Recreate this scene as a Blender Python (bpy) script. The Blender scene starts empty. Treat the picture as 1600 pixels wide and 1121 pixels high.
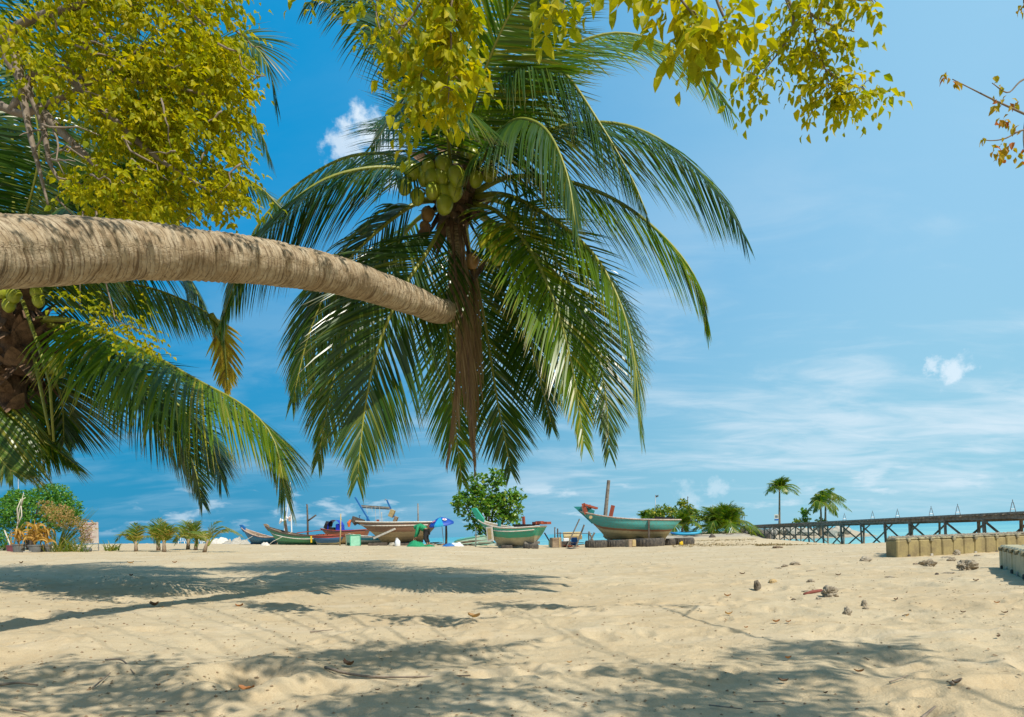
import bpy, math, random
import numpy as np
from mathutils import Vector, Matrix
R = math.radians
random.seed(7); rng = np.random.default_rng(7)
sc = bpy.context.scene
C = sc.collection

# ------------------------------------------------------------------ camera
H = 0.75; F = 1043.0; PY = 837.0; ROLL = math.atan(0.0302)
cam = bpy.data.cameras.new('camera'); camo = bpy.data.objects.new('camera', cam); C.objects.link(camo)
cam.sensor_width = 36; cam.lens = 36 * F / 1600; cam.shift_y = (PY - 560.5) / 1600
cam.clip_start = 0.05; cam.clip_end = 20000
_r = Vector((math.cos(ROLL), 0, -math.sin(ROLL))); _u = Vector((math.sin(ROLL), 0, math.cos(ROLL)))
m = Matrix(((_r.x, _u.x, 0, 0), (0, 0, -1, 0), (_r.z, _u.z, 0, H), (0, 0, 0, 1)))
camo.matrix_world = m
sc.camera = camo
def P(px, py, d):
    u = (px - 800) / F; v = (PY - py) / F
    return Vector((d * (u * _r.x + v * _u.x), d, H + d * (u * _r.z + v * _u.z)))
# ------------------------------------------------------------------ sun and sky
SUN = Vector((0.52, -0.64, 1.0)).normalized()
el = math.asin(SUN.z); az = math.atan2(SUN.x, SUN.y)
L = bpy.data.lights.new('sun', 'SUN'); L.energy = 5.0; L.angle = R(0.5); L.color = (1.0, 0.94, 0.83)
lo = bpy.data.objects.new('sun', L); C.objects.link(lo); lo.rotation_euler = (-SUN).to_track_quat('-Z', 'Y').to_euler()
lo.location = (0, 0, 30)
w = bpy.data.worlds.new('World'); sc.world = w; w.use_nodes = True
nt = w.node_tree; N = nt.nodes; LK = nt.links
bg = N['Background']; bg.inputs[1].default_value = 0.14
def nd(t, **k):
    n = N.new(t)
    for a, b in k.items(): setattr(n, a, b)
    return n
def mathn(op, a, b=None, c=None, clamp=False):
    n = N.new('ShaderNodeMath'); n.operation = op; n.use_clamp = clamp
    for i, v in enumerate((a, b, c)):
        if v is None: continue
        if isinstance(v, (int, float)): n.inputs[i].default_value = v
        else: LK.new(v, n.inputs[i])
    return n.outputs[0]
def mapr(v, a, b, c=0, d=1, smooth=True):
    n = N.new('ShaderNodeMapRange'); n.interpolation_type = 'SMOOTHSTEP' if smooth else 'LINEAR'; n.clamp = True
    LK.new(v, n.inputs[0])
    for i, x in zip((1, 2, 3, 4), (a, b, c, d)): n.inputs[i].default_value = x
    return n.outputs[0]
def mixc(f, a, b, mode='MIX'):
    n = N.new('ShaderNodeMix'); n.data_type = 'RGBA'; n.blend_type = mode
    for i, v in ((0, f), (6, a), (7, b)):
        if isinstance(v, (int, float)): n.inputs[i].default_value = v
        elif isinstance(v, tuple): n.inputs[i].default_value = (*v, 1)
        else: LK.new(v, n.inputs[i])
    return n.outputs[2]
sky = nd('ShaderNodeTexSky', sky_type='NISHITA', sun_disc=False)
sky.sun_elevation = el; sky.sun_rotation = az; sky.air_density = 1.6; sky.dust_density = 0.3; sky.ozone_density = 3.0
tc = nd('ShaderNodeTexCoord'); gen = tc.outputs['Generated']
sep = nd('ShaderNodeSeparateXYZ'); LK.new(gen, sep.inputs[0])
X, Y, Z = sep.outputs
SKYL = (0.0, 2.15, 4.75)      # deep cyan blue
SKYR = (2.2, 4.35, 6.15)    # paler towards the sun side
azr = mathn('DIVIDE', X, mathn('ADD', mathn('ABSOLUTE', Y), 0.15))
side = mapr(azr, -0.35, 0.55)
deep = mixc(mapr(azr, -0.30, 0.62), SKYL, SKYR)
low = mapr(Z, 0.0, 0.42, 1, 0)
horiz = mixc(mapr(azr, -0.5, 0.45), (0.0, 1.95, 3.6), (2.2, 4.5, 5.6))
base = mixc(mathn('MULTIPLY', low, 0.9), deep, horiz)
base = mixc(0.03, base, sky.outputs[0])
# cirrus sheets: noise on a plane above (direction divided by height), streaked
pl = nd('ShaderNodeVectorMath', operation='DIVIDE'); cmb = nd('ShaderNodeCombineXYZ')
zz = mathn('ADD', mathn('MAXIMUM', Z, 0.0), 0.16)
for i in range(3): LK.new(zz, cmb.inputs[i])
LK.new(gen, pl.inputs[0]); LK.new(cmb.outputs[0], pl.inputs[1])
def cloud(scale, sc3, det, rough, dist, rot=0.0, loc=(0, 0, 0)):
    mp = nd('ShaderNodeMapping'); mp.inputs['Scale'].default_value = sc3; mp.inputs['Rotation'].default_value = (0, 0, rot); mp.inputs['Location'].default_value = loc
    LK.new(pl.outputs[0], mp.inputs[0])
    nz = nd('ShaderNodeTexNoise'); nz.inputs['Scale'].default_value = scale; nz.inputs['Detail'].default_value = det
    nz.inputs['Roughness'].default_value = rough; nz.inputs['Distortion'].default_value = dist
    LK.new(mp.outputs[0], nz.inputs[0]); return nz.outputs[0]
c1 = cloud(0.75, (1.0, 1.5, 0.3), 8, 0.52, 0.35, 0.35, (3.1, 1.7, 0))
c2 = cloud(2.3, (1.0, 2.2, 0.3), 9, 0.6, 0.7, 0.5, (0.4, 5.2, 0))
sh = mathn('ADD', mathn('MULTIPLY', c1, 0.66), mathn('MULTIPLY', c2, 0.34))
veil = mapr(sh, 0.43, 0.64)
lowband = mapr(Z, 0.50, 0.16, 0.10, 1.0)
amt = mathn('MULTIPLY', mathn('MULTIPLY', veil, mathn('ADD', mathn('MULTIPLY', mapr(azr, -0.45, 0.5), 0.50), 0.46)), lowband)
fadeh = mapr(Z, 0.0, 0.09, 0.25, 1.0)
amt = mathn('MULTIPLY', amt, fadeh)
base = mixc(amt, base, mixc(mapr(azr, -0.6, 0.6), (2.1, 3.9, 5.3), (4.9, 6.0, 6.8)))
# small fluffy cumulus: low band near the horizon
def cumulus(scale, lo, hi, zlo, zhi, loc, strength, sc3=(1, 1, 2.2)):
    mp = nd('ShaderNodeMapping'); mp.inputs['Scale'].default_value = sc3; mp.inputs['Location'].default_value = loc
    LK.new(gen, mp.inputs[0])
    nz = nd('ShaderNodeTexNoise'); nz.inputs['Scale'].default_value = scale; nz.inputs['Detail'].default_value = 9; nz.inputs['Roughness'].default_value = 0.58
    nz.inputs['Distortion'].default_value = 0.2
    LK.new(mp.outputs[0], nz.inputs[0])
    a = mapr(nz.outputs[0], lo, hi)
    b = mathn('MULTIPLY', mapr(Z, zlo, zlo + 0.012), mapr(Z, zhi, zhi - 0.02))
    return mathn('MULTIPLY', mathn('MULTIPLY', a, b), strength)
cu = cumulus(13, 0.53, 0.68, 0.012, 0.085, (0, 0, 0.3), 0.55, (1, 1, 3.2))
base = mixc(cu, base, (5.4, 6.3, 7.0))
def puff(px, py, rad, strength, seed):
    d = (P(px, py, 1) - Vector((0, 0, H))).normalized()
    vs = nd('ShaderNodeVectorMath', operation='DISTANCE'); LK.new(gen, vs.inputs[0]); vs.inputs[1].default_value = d
    mp = nd('ShaderNodeMapping'); mp.inputs['Location'].default_value = (seed, 0, 0); LK.new(gen, mp.inputs[0])
    nz = nd('ShaderNodeTexNoise'); nz.inputs['Scale'].default_value = 1.1 / rad; nz.inputs['Detail'].default_value = 8; nz.inputs['Roughness'].default_value = 0.6
    LK.new(mp.outputs[0], nz.inputs[0])
    v = mathn('ADD', mathn('DIVIDE', vs.outputs['Value'], rad), mathn('MULTIPLY', mathn('SUBTRACT', nz.outputs[0], 0.5), -3.2))
    return mathn('MULTIPLY', mapr(v, 1.0, 0.15), strength)
for a in ((572, 205, 0.035, 0.9, 1), (545, 235, 0.03, 0.7, 5), (610, 235, 0.04, 0.85, 9), (1488, 580, 0.022, 0.75, 2), (1455, 572, 0.012, 0.6, 6), (1075, 778, 0.022, .3, 3), (1118, 765, 0.02, .4, 4)):
    base = mixc(puff(*a), base, (5.9, 6.7, 7.4))
# whitish glow added off-frame round the (high, behind-right) sun to neutralise shade tint
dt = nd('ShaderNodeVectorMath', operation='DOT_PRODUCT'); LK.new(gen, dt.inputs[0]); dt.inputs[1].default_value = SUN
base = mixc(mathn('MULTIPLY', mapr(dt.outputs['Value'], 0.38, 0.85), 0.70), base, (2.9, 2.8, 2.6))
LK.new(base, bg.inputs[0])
sc.view_settings.view_transform = 'Standard'; sc.view_settings.look = 'None'; sc.view_settings.exposure = 0.0; sc.view_settings.gamma = 1
sc.cycles.max_bounces = 6; sc.cycles.transparent_max_bounces = 8; sc.cycles.diffuse_bounces = 3; sc.cycles.glossy_bounces = 2; sc.cycles.transmission_bounces = 3
sc.cycles.use_denoising = True; sc.cycles.sample_clamp_indirect = 4

# ------------------------------------------------------------------ noise
def h2(ix, iy, s):
    n = (ix.astype(np.int64) * 374761393 + iy.astype(np.int64) * 668265263 + s * 1442695041) & 0xffffffff
    n = ((n ^ (n >> 13)) * 1274126177) & 0xffffffff
    n = n ^ (n >> 16)
    return (n & 0xffff) / 65535.0
def vn(x, y, s=0):
    ix = np.floor(x); iy = np.floor(y); fx = x - ix; fy = y - iy
    fx = fx * fx * (3 - 2 * fx); fy = fy * fy * (3 - 2 * fy)
    a = h2(ix, iy, s); b = h2(ix + 1, iy, s); c = h2(ix, iy + 1, s); d = h2(ix + 1, iy + 1, s)
    return (a + (b - a) * fx) * (1 - fy) + (c + (d - c) * fx) * fy - 0.5
def fbm(x, y, o=4, s=0, g=0.5):
    t = 0; a = 1
    for i in range(o):
        t = t + a * vn(x, y, s + i * 17); x = x * 2.03 + 5.1; y = y * 2.03 + 1.7; a *= g
    return t
def sstep(x, a, b):
    t = np.clip((x - a) / (b - a), 0, 1); return t * t * (3 - 2 * t)
SEA = -0.90
def seg_d(x, y, ax, ay, bx, by):
    t = np.clip(((x - ax) * (bx - ax) + (y - ay) * (by - ay)) / ((bx - ax) ** 2 + (by - ay) ** 2), 0, 1)
    return np.hypot(x - ax - t * (bx - ax), y - ay - t * (by - ay))
def ground(x, y, detail=True):
    x = np.asarray(x, float); y = np.asarray(y, float)
    left = np.clip(-0.031 * x, 0, 0.78) * sstep(-x, 0, 3)
    mid = 0.20 * sstep(y, 8, 30) * sstep(-x, -5, 3)
    land = left + mid
    # shore line: sand ends sooner on the right
    ys = 43 - 16.5 * sstep(x, 7.0, 13.0) + 0.8 * np.sin(x * 0.5)
    sh_ = np.clip(y - ys, 0, None)
    land = np.where(sh_ > 0, np.maximum(land - 0.085 * sh_ - 0.0 * sh_, -3.0), land)
    # spit and bank
    d1 = seg_d(x, y, 11, 40, 26.5, 92) - 3.2 - 0.6 * sstep(y, 40, 80)
    z1 = 0.10 + 0.32 * sstep(y, 50, 85) - (0.10 + .2 * sstep(y, 44, 56)) * np.clip(d1, 0, None) + 0.12 * fbm(x * .2, y * .2, 3, 5)
    d2 = seg_d(x, y, 27, 97, 45, 100) - 4.5
    z2 = 0.35 - 0.30 * np.clip(d2, 0, None) + 0.15 * fbm(x * .3, y * .3, 3, 9)
    land = np.maximum(land, np.maximum(np.maximum(z1, z2), -3.0))
    if detail:
        r = np.hypot(x, y)
        k = 1 / (1 + (r / 22) ** 2)
        land = land + (0.038 * fbm(x * .9, y * 1.3, 3, 1) + 0.017 * fbm(x * 3.2, y * 4.4, 3, 2) + 0.010 * fbm(x * 11, y * 15, 2, 3)) * (0.35 + 0.65 * k)
        # footprints and scuffs
        for sd, cell, rad, dep in ((11, 0.62, 0.11, 0.026), (23, 0.37, 0.06, 0.014), (31, 1.5, 0.24, 0.030)):
            cx = np.floor(x / cell); cy = np.floor(y / cell)
            for i in (-1, 0, 1):
                for j in (-1, 0, 1):
                    gx = cx + i; gy = cy + j
                    on = h2(gx, gy, sd) < 0.62
                    px_ = (gx + h2(gx, gy, sd + 1)) * cell; py_ = (gy + h2(gx, gy, sd + 2)) * cell
                    a = h2(gx, gy, sd + 3) * 3.14; s = 0.6 + 0.7 * h2(gx, gy, sd + 4)
                    dx = x - px_; dy = y - py_
                    ex = (dx * np.cos(a) + dy * np.sin(a)) / (rad * s * 1.5); ey = (-dx * np.sin(a) + dy * np.cos(a)) / (rad * s * 0.8)
                    q = ex * ex + ey * ey
                    land = land + np.where(on, dep * s * (-np.exp(-q * 1.6) + 0.55 * np.exp(-(np.sqrt(q) - 1.25) ** 2 * 5)), 0)
        for (hx, hy, hr, hd) in ((-1.44, 3.62, 0.19, 0.13), (-1.0, 5.2, .3, -.03), (-0.3, 4.7, 0.2, 0.03), (1.9, 3.4, .2, .03), (2.2, 4.4, .25, .035)):
            q = np.hypot(x - hx, (y - hy) / 1.1) / hr
            land = land + hd * (-np.exp(-q * q * 1.1) + 0.45 * np.exp(-(q - 1.6) ** 2 * 3))
    return land
def gz(x, y): return float(ground(np.array([x]), np.array([y]))[0])
def G(px, py, guess=None):
    """where the ray through a photo pixel meets the sand"""
    ds = np.concatenate([np.linspace(1.5, 60, 3000), np.linspace(60, 140, 800)])
    p1 = P(px, py, 1.0); x = p1.x * ds; z = H + (p1.z - H) * ds
    g = ground(x, ds, False); hit = np.where(z <= g)[0]
    i = hit[0] if len(hit) else int(np.argmin(z - g))
    return Vector((x[i], ds[i], gz(x[i], ds[i])))

# ------------------------------------------------------------------ materials
MATS = {}
class NB:
    def __init__(s, name):
        s.m = bpy.data.materials.new(name); s.m.use_nodes = True; s.t = s.m.node_tree; s.N = s.t.nodes; s.L = s.t.links
        s.b = s.N['Principled BSDF']; s.out = s.N['Material Output']
    def n(s, t, **k):
        x = s.N.new(t)
        for a, b in k.items(): setattr(x, a, b)
        return x
    def setv(s, sock, v):
        if isinstance(v, (int, float)): sock.default_value = v
        elif isinstance(v, tuple): sock.default_value = (*v, 1) if len(sock.default_value) == 4 and len(v) == 3 else v
        else: s.L.new(v, sock)
    def noise(s, scale, det=4, rough=0.55, sc3=None, src='Object', dist=0):
        tc = s.n('ShaderNodeTexCoord'); mp = s.n('ShaderNodeMapping'); s.L.new(tc.outputs[src], mp.inputs[0])
        if sc3: mp.inputs['Scale'].default_value = sc3
        nz = s.n('ShaderNodeTexNoise'); nz.inputs['Scale'].default_value = scale; nz.inputs['Detail'].default_value = det; nz.inputs['Roughness'].default_value = rough
        nz.inputs['Distortion'].default_value = dist
        s.L.new(mp.outputs[0], nz.inputs[0]); return nz.outputs[0]
    def mr(s, v, a, b, c=0, d=1):
        n = s.n('ShaderNodeMapRange'); s.L.new(v, n.inputs[0])
        for i, x in zip((1, 2, 3, 4), (a, b, c, d)): n.inputs[i].default_value = x
        return n.outputs[0]
    def mix(s, f, a, b, mode='MIX'):
        n = s.n('ShaderNodeMix', data_type='RGBA', blend_type=mode)
        s.setv(n.inputs[0], f); s.setv(n.inputs[6], a); s.setv(n.inputs[7], b); return n.outputs[2]
    def math(s, op, a, b=0.0):
        n = s.n('ShaderNodeMath', operation=op); s.setv(n.inputs[0], a); s.setv(n.inputs[1], b); return n.outputs[0]
    def bump(s, h, st=0.3, d=0.01):
        n = s.n('ShaderNodeBump'); n.inputs['Strength'].default_value = st; n.inputs['Distance'].default_value = d
        s.L.new(h, n.inputs['Height']); s.L.new(n.outputs[0], s.b.inputs['Normal']); return n
    def uv(s):
        u = s.n('ShaderNodeUVMap'); sp = s.n('ShaderNodeSeparateXYZ'); s.L.new(u.outputs[0], sp.inputs[0]); return u, sp
def solid(name, col, rough=0.7, var=0.35, scale=6.0, col2=None, bump=0.2, metal=0, sc3=None):
    """painted / worn surface: base colour broken up by two noises"""
    k = NB(name)
    c2 = col2 or tuple(c * 0.55 for c in col)
    a = k.noise(scale, 6, 0.62, sc3); b = k.noise(scale * 7, 4, 0.6, sc3)
    f = k.mr(k.math('ADD', k.math('MULTIPLY', a, .7), k.math('MULTIPLY', b, .3)), 0.42, 0.66, 0, var * 1.6)
    k.setv(k.b.inputs['Base Color'], k.mix(f, col, c2)); k.b.inputs['Roughness'].default_value = rough; k.b.inputs['Metallic'].default_value = metal
    k.bump(b, bump, 0.01)
    return k.m
def leafmat(name, c1, c2, tr=0.4, rough=0.4, c3=None, spec=0.5, along=None, tcol=None):
    k = NB(name)
    ge = k.n('ShaderNodeNewGeometry'); rnd = ge.outputs['Random Per Island']
    col = k.mix(rnd, c1, c2)
    if c3:
        r2 = k.math('FRACT', k.math('MULTIPLY', rnd, 17.3))
        col = k.mix(k.mr(r2, 0.80, 0.95), col, c3)
    if along:   # uv.y = 0 base .. 1 tip
        u, sp = k.uv(); col = k.mix(k.mr(sp.outputs[1], along[0], along[1]), col, along[2])
    k.setv(k.b.inputs['Base Color'], col); k.b.inputs['Roughness'].default_value = rough; k.b.inputs['Specular IOR Level'].default_value = spec
    t = k.n('ShaderNodeBsdfTranslucent'); k.setv(t.inputs[0], k.mix(1.0, col, tcol or (1.5, 1.6, 0.5), 'MULTIPLY'))
    mx = k.n('ShaderNodeMixShader'); mx.inputs[0].default_value = tr
    k.L.new(k.b.outputs[0], mx.inputs[1]); k.L.new(t.outputs[0], mx.inputs[2]); k.L.new(mx.outputs[0], k.out.inputs[0])
    return k.m
def trunkmat(name, c1, c2, c3, ring=26.0):
    k = NB(name); u, sp = k.uv()
    n1 = k.noise(3.0, 5, 0.6); n2 = k.noise(28, 5, 0.65); n3 = k.noise(9, 4, .6)
    # long fibrous cracks along the trunk + ring scars across it
    mp = k.n('ShaderNodeMapping'); k.L.new(u.outputs[0], mp.inputs[0]); mp.inputs['Scale'].default_value = (3.5, 46, 1)
    fz = k.n('ShaderNodeTexNoise'); fz.inputs['Scale'].default_value = 1.0; fz.inputs['Detail'].default_value = 5; k.L.new(mp.outputs[0], fz.inputs[0])
    v = k.math('ADD', k.math('MULTIPLY', sp.outputs[1], ring), k.math('MULTIPLY', n1, 3.2))
    saw = k.math('FRACT', v)
    edge = k.mr(saw, 0.80, 1.0)
    col = k.mix(k.mr(n3, 0.38, 0.62), c1, c2)
    col = k.mix(k.math('MULTIPLY', k.mr(n2, 0.55, 0.75), 0.7), col, c3)
    col = k.mix(k.math('MULTIPLY', k.math('MULTIPLY', edge, k.mr(n2, 0.3, 0.5)), 0.85), col, c3)
    st_ = k.noise(1.6, 6, .7); li_ = k.noise(6.5, 5, .75)
    col = k.mix(k.math('MULTIPLY', k.mr(st_, 0.50, 0.66), 0.55), col, (0.22, 0.165, 0.10)); col = k.mix(k.math('MULTIPLY', k.mr(li_, 0.60, 0.72), 0.5), col, (0.52, 0.49, 0.40))
    col = k.mix(k.math('MULTIPLY', k.mr(fz.outputs[0], 0.52, 0.66), 0.75), col, c3)
    k.setv(k.b.inputs['Base Color'], col); k.b.inputs['Roughness'].default_value = 0.9; k.b.inputs['Specular IOR Level'].default_value = 0.15
    hgt = k.math('ADD', k.math('ADD', saw, k.math('MULTIPLY', fz.outputs[0], 0.8)), k.math('MULTIPLY', n2, 1.0))
    k.bump(hgt, 1.0, 0.012)
    return k.m
def sandmat():
    k = NB('sand')
    a = k.noise(0.55, 5, 0.6); b = k.noise(5.5, 6, 0.65); c = k.noise(160, 2, 0.7); d = k.noise(30, 4, 0.65)
    col = k.mix(k.mr(a, 0.38, 0.62), (0.525, 0.42, 0.265), (0.565, 0.475, 0.32))
    col = k.mix(k.math('MULTIPLY', k.mr(b, 0.50, 0.72), 0.45), col, (0.44, 0.315, 0.17))
    col = k.mix(k.mr(c, 0.40, 0.66, 0, 0.5), col, (0.38, 0.28, 0.17))
    e_ = k.noise(0.9, 6, 0.7, (0.4, 1.4, 1)); col = k.mix(k.mr(e_, 0.52, 0.68, 0, 0.4), col, (0.66, 0.56, 0.41)); d2_ = k.noise(2.2, 7, 0.75, (0.5, 1.3, 1)); col = k.mix(k.mr(d2_, 0.56, 0.72, 0, 0.38), col, (0.40, 0.29, 0.16))
    # scattered dark crumbs
    vo = k.n('ShaderNodeTexVoronoi'); vo.inputs['Scale'].default_value = 17; tc = k.n('ShaderNodeTexCoord'); k.L.new(tc.outputs['Object'], vo.inputs['Vector'])
    sel = k.n('ShaderNodeSeparateXYZ'); k.L.new(vo.outputs['Color'], sel.inputs[0])
    dot = k.math('MULTIPLY', k.mr(vo.outputs['Distance'], 0.22, 0.12), k.mr(sel.outputs[0], 0.93, 0.96))
    col = k.mix(k.math('MULTIPLY', dot, 0.55), col, (0.16, 0.11, 0.06))
    # wet / seaweed stained band towards the water's edge is darker
    ge = k.n('ShaderNodeNewGeometry'); sp = k.n('ShaderNodeSeparateXYZ'); k.L.new(ge.outputs['Position'], sp.inputs[0])
    wet = k.mr(k.math('ADD', sp.outputs[2], k.math('MULTIPLY', a, 0.25)), -0.62, -0.45, 1, 0)
    col = k.mix(wet, col, (0.27, 0.22, 0.12))
    far = k.mr(sp.outputs[1], 46, 60)
    col = k.mix(k.math('MULTIPLY', far, k.mr(b, 0.36, 0.62, 0.35, 1.0)), col, (0.36, 0.33, 0.28))
    k.setv(k.b.inputs['Base Color'], col); k.b.inputs['Roughness'].default_value = 0.95; k.b.inputs['Specular IOR Level'].default_value = 0.1
    h = k.math('ADD', k.math('MULTIPLY', c, 0.25), k.math('ADD', k.math('MULTIPLY', d, 0.7), b))
    k.bump(h, 0.75, 0.02)
    return k.m
def watermat():
    k = NB('sea_water')
    ge = k.n('ShaderNodeNewGeometry'); sp = k.n('ShaderNodeSeparateXYZ'); k.L.new(ge.outputs['Position'], sp.inputs[0])
    dist = k.mr(sp.outputs[1], 45, 420)
    n = k.noise(0.03, 4, 0.6, (0.35, 1.0, 1)); s2 = k.noise(0.9, 4, 0.6, (0.35, 1.3, 1))
    col = k.mix(dist, (0.20, 0.50, 0.48), (0.02, 0.34, 0.44))
    col = k.mix(k.mr(n, 0.4, 0.65, 0, 0.8), col, (0.01, 0.25, 0.38))
    col = k.mix(k.mr(s2, 0.45, 0.7, 0, 0.5), col, (0.36, 0.62, 0.62))
    k.setv(k.b.inputs['Base Color'], col); k.b.inputs['Roughness'].default_value = 0.35; k.b.inputs['Specular IOR Level'].default_value = 0.25
    k.bump(s2, 0.5, 0.15)
    return k.m
def hullmat(name, bands, dirt=(0.20, 0.17, 0.11), dirtamt=0.5, streak=(0.35, 0.20, 0.10)):
    """bands: [(height 0..1, colour)] across the hull side, edges broken by wear"""
    k = NB(name); u, sp = k.uv()
    n1 = k.noise(2.2, 5, 0.6); n2 = k.noise(11, 6, 0.7); n3 = k.noise(4, 5, 0.7, (6, 6, 0.6)); n4 = k.noise(1.5, 4, .7, (1, 1, 9))
    hh = k.math('ADD', sp.outputs[1], k.math('MULTIPLY', k.math('SUBTRACT', n1, 0.5), 0.10))
    cr = k.n('ShaderNodeValToRGB'); cr.color_ramp.interpolation = 'CONSTANT'
    els = cr.color_ramp.elements
    els[0].position = 0; els[0].color = (*bands[0][1], 1)
    els[1].position = bands[1][0]; els[1].color = (*bands[1][1], 1)
    for p_, c_ in bands[2:]:
        e = els.new(p_); e.color = (*c_, 1)
    k.L.new(hh, cr.inputs[0])
    col = cr.outputs[0]
    col = k.mix(k.mr(n2, 0.50, 0.74, 0, dirtamt), col, dirt)
    col = k.mix(k.mr(n3, 0.55, 0.75, 0, 0.45), col, streak)
    col = k.mix(k.mr(n4, 0.58, 0.70, 0, 0.35), col, tuple(c * 0.6 for c in dirt))
    pk0 = k.math('FRACT', k.math('MULTIPLY', sp.outputs[1], 7.0)); col = k.mix(k.mr(pk0, 0.10, 0.0, 0, .55), col, (0.09, 0.07, 0.05))
    k.setv(k.b.inputs['Base Color'], col); k.b.inputs['Roughness'].default_value = 0.6
    pk = k.math('FRACT', k.math('MULTIPLY', sp.outputs[1], 7.0))
    k.bump(k.math('ADD', k.mr(pk, 0.0, 0.08), k.math('MULTIPLY', n2, 0.5)), 0.35, 0.008)
    return k.m

# ------------------------------------------------------------------ mesh building
class MB:
    def __init__(s): s.v = []; s.f = []; s.uv = []; s.n = 0; s.mi = []; s.cur = 0
    def add(s, verts, faces, uvs=None):
        verts = np.asarray(verts, float).reshape(-1, 3)
        s.v.append(verts); b = s.n; s.n += len(verts)
        s.uv.append(np.zeros((len(verts), 2)) if uvs is None else np.asarray(uvs, float))
        s.f.extend([tuple(i + b for i in q) for q in faces]); s.mi.extend([s.cur] * len(faces))
        return s
    def tube(s, pts, rad, seg=8, cap=True, vscale=1.0):
        pts = [Vector(p) for p in pts]; n = len(pts)
        rad = list(rad) if hasattr(rad, '__len__') else [rad] * n
        up = None; V = []; U = []; ln = 0
        for i, p in enumerate(pts):
            t = (pts[min(i + 1, n - 1)] - pts[max(i - 1, 0)]).normalized()
            if up is None:
                up = t.orthogonal().normalized()
            up = (up - t * up.dot(t)).normalized(); sd = t.cross(up)
            if i: ln += (p - pts[i - 1]).length
            for k in range(seg):
                a = 2 * math.pi * k / seg
                V.append(p + (up * math.cos(a) + sd * math.sin(a)) * rad[i]); U.append((k / seg, ln * vscale))
        Fc = []
        for i in range(n - 1):
            for k in range(seg):
                a = i * seg + k; b = i * seg + (k + 1) % seg
                Fc.append((a, b, b + seg, a + seg))
        if cap:
            Fc.append(tuple(range(seg - 1, -1, -1))); Fc.append(tuple((n - 1) * seg + k for k in range(seg)))
        return s.add(V, Fc, U)
    def box(s, c, size, M=None, bev=0.0):
        x, y, z = (a / 2 for a in size); V = []
        if bev <= 0:
            V = [(sx * x, sy * y, sz * z) for sz in (-1, 1) for sy in (-1, 1) for sx in (-1, 1)]
            Fc = [(0, 2, 3, 1), (4, 5, 7, 6), (0, 1, 5, 4), (2, 6, 7, 3), (0, 4, 6, 2), (1, 3, 7, 5)]
        else:
            rings = []
            for (zz_, k) in ((-z, bev), (-z + bev, 0), (z - bev, 0), (z, bev)):
                rg = []
                for (sx, sy) in ((-1, -1), (1, -1), (1, 1), (-1, 1)):
                    a = (sx * (x - k), sy * (y - bev - k) if True else 0, zz_); b = (sx * (x - bev - k), sy * (y - k), zz_)
                    rg += ([a, b] if sx * sy < 0 else [b, a]) if False else ([b, a] if (sx * sy > 0) == (True) else [a, b])
                rings.append(rg)
            # order corners consistently by angle
            rings = [sorted(r_, key=lambda q: math.atan2(q[1] / y, q[0] / x)) for r_ in rings]
            V = [q for r_ in rings for q in r_]
            Fc = [tuple(range(7, -1, -1)), tuple(24 + i for i in range(8))]
            for j in range(3):
                for i in range(8): Fc.append((j * 8 + i, j * 8 + (i + 1) % 8, j * 8 + 8 + (i + 1) % 8, j * 8 + 8 + i))
        c = Vector(c); V = [(M @ Vector(v) if M is not None else Vector(v)) + c for v in V]
        return s.add(V, Fc)
    def bar(s, a, b, w, h=None, up=(0, 0, 1)):
        a = Vector(a); b = Vector(b); h = h or w; t = (b - a); ln = t.length; t.normalize()
        u = Vector(up); u = (u - t * u.dot(t))
        if u.length < 1e-3: u = t.orthogonal()
        u.normalize(); sd = t.cross(u)
        M = Matrix((t, sd, u)).transposed()
        return s.box((a + b) / 2, (ln, w, h), M)
    def build(s, name, mat, parent=None, smooth=False, local=False):
        me = bpy.data.meshes.new(name); V = np.concatenate(s.v) if s.v else np.zeros((0, 3))
        if parent is not None and not local:
            Mi = np.array(parent.matrix_basis.inverted()) if parent.parent is None else np.array((parent.parent.matrix_basis @ parent.matrix_basis).inverted())
            V = V @ Mi[:3, :3].T + Mi[:3, 3]
        me.from_pydata(V.tolist(), [], s.f)
        mats = mat if isinstance(mat, (list, tuple)) else [mat]
        for mm in mats: me.materials.append(mm)
        if len(mats) > 1: me.polygons.foreach_set('material_index', s.mi)
        uvl = me.uv_layers.new(name='UVMap'); UV = np.concatenate(s.uv)
        li = np.empty(len(me.loops), dtype=np.int64); me.loops.foreach_get('vertex_index', li)
        uvl.data.foreach_set('uv', UV[li].ravel())
        if smooth: me.polygons.foreach_set('use_smooth', [True] * len(me.polygons))
        me.update(); o = bpy.data.objects.new(name, me); C.objects.link(o)
        if parent is not None: o.parent = parent
        return o
def tag(o, label, cat, group=None):
    o['label'] = label; o['category'] = cat
    if group: o['group'] = group
    return o
def thing(name, label, cat, loc=(0, 0, 0), rz=0.0, group=None, rot=None):
    o = bpy.data.objects.new(name, None); C.objects.link(o)
    o.location = loc; o.rotation_euler = rot or (0, 0, rz); o.empty_display_size = 0.2
    o.matrix_basis = Matrix.LocRotScale(Vector(loc), o.rotation_euler.copy(), None)
    return tag(o, label, cat, group)
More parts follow.
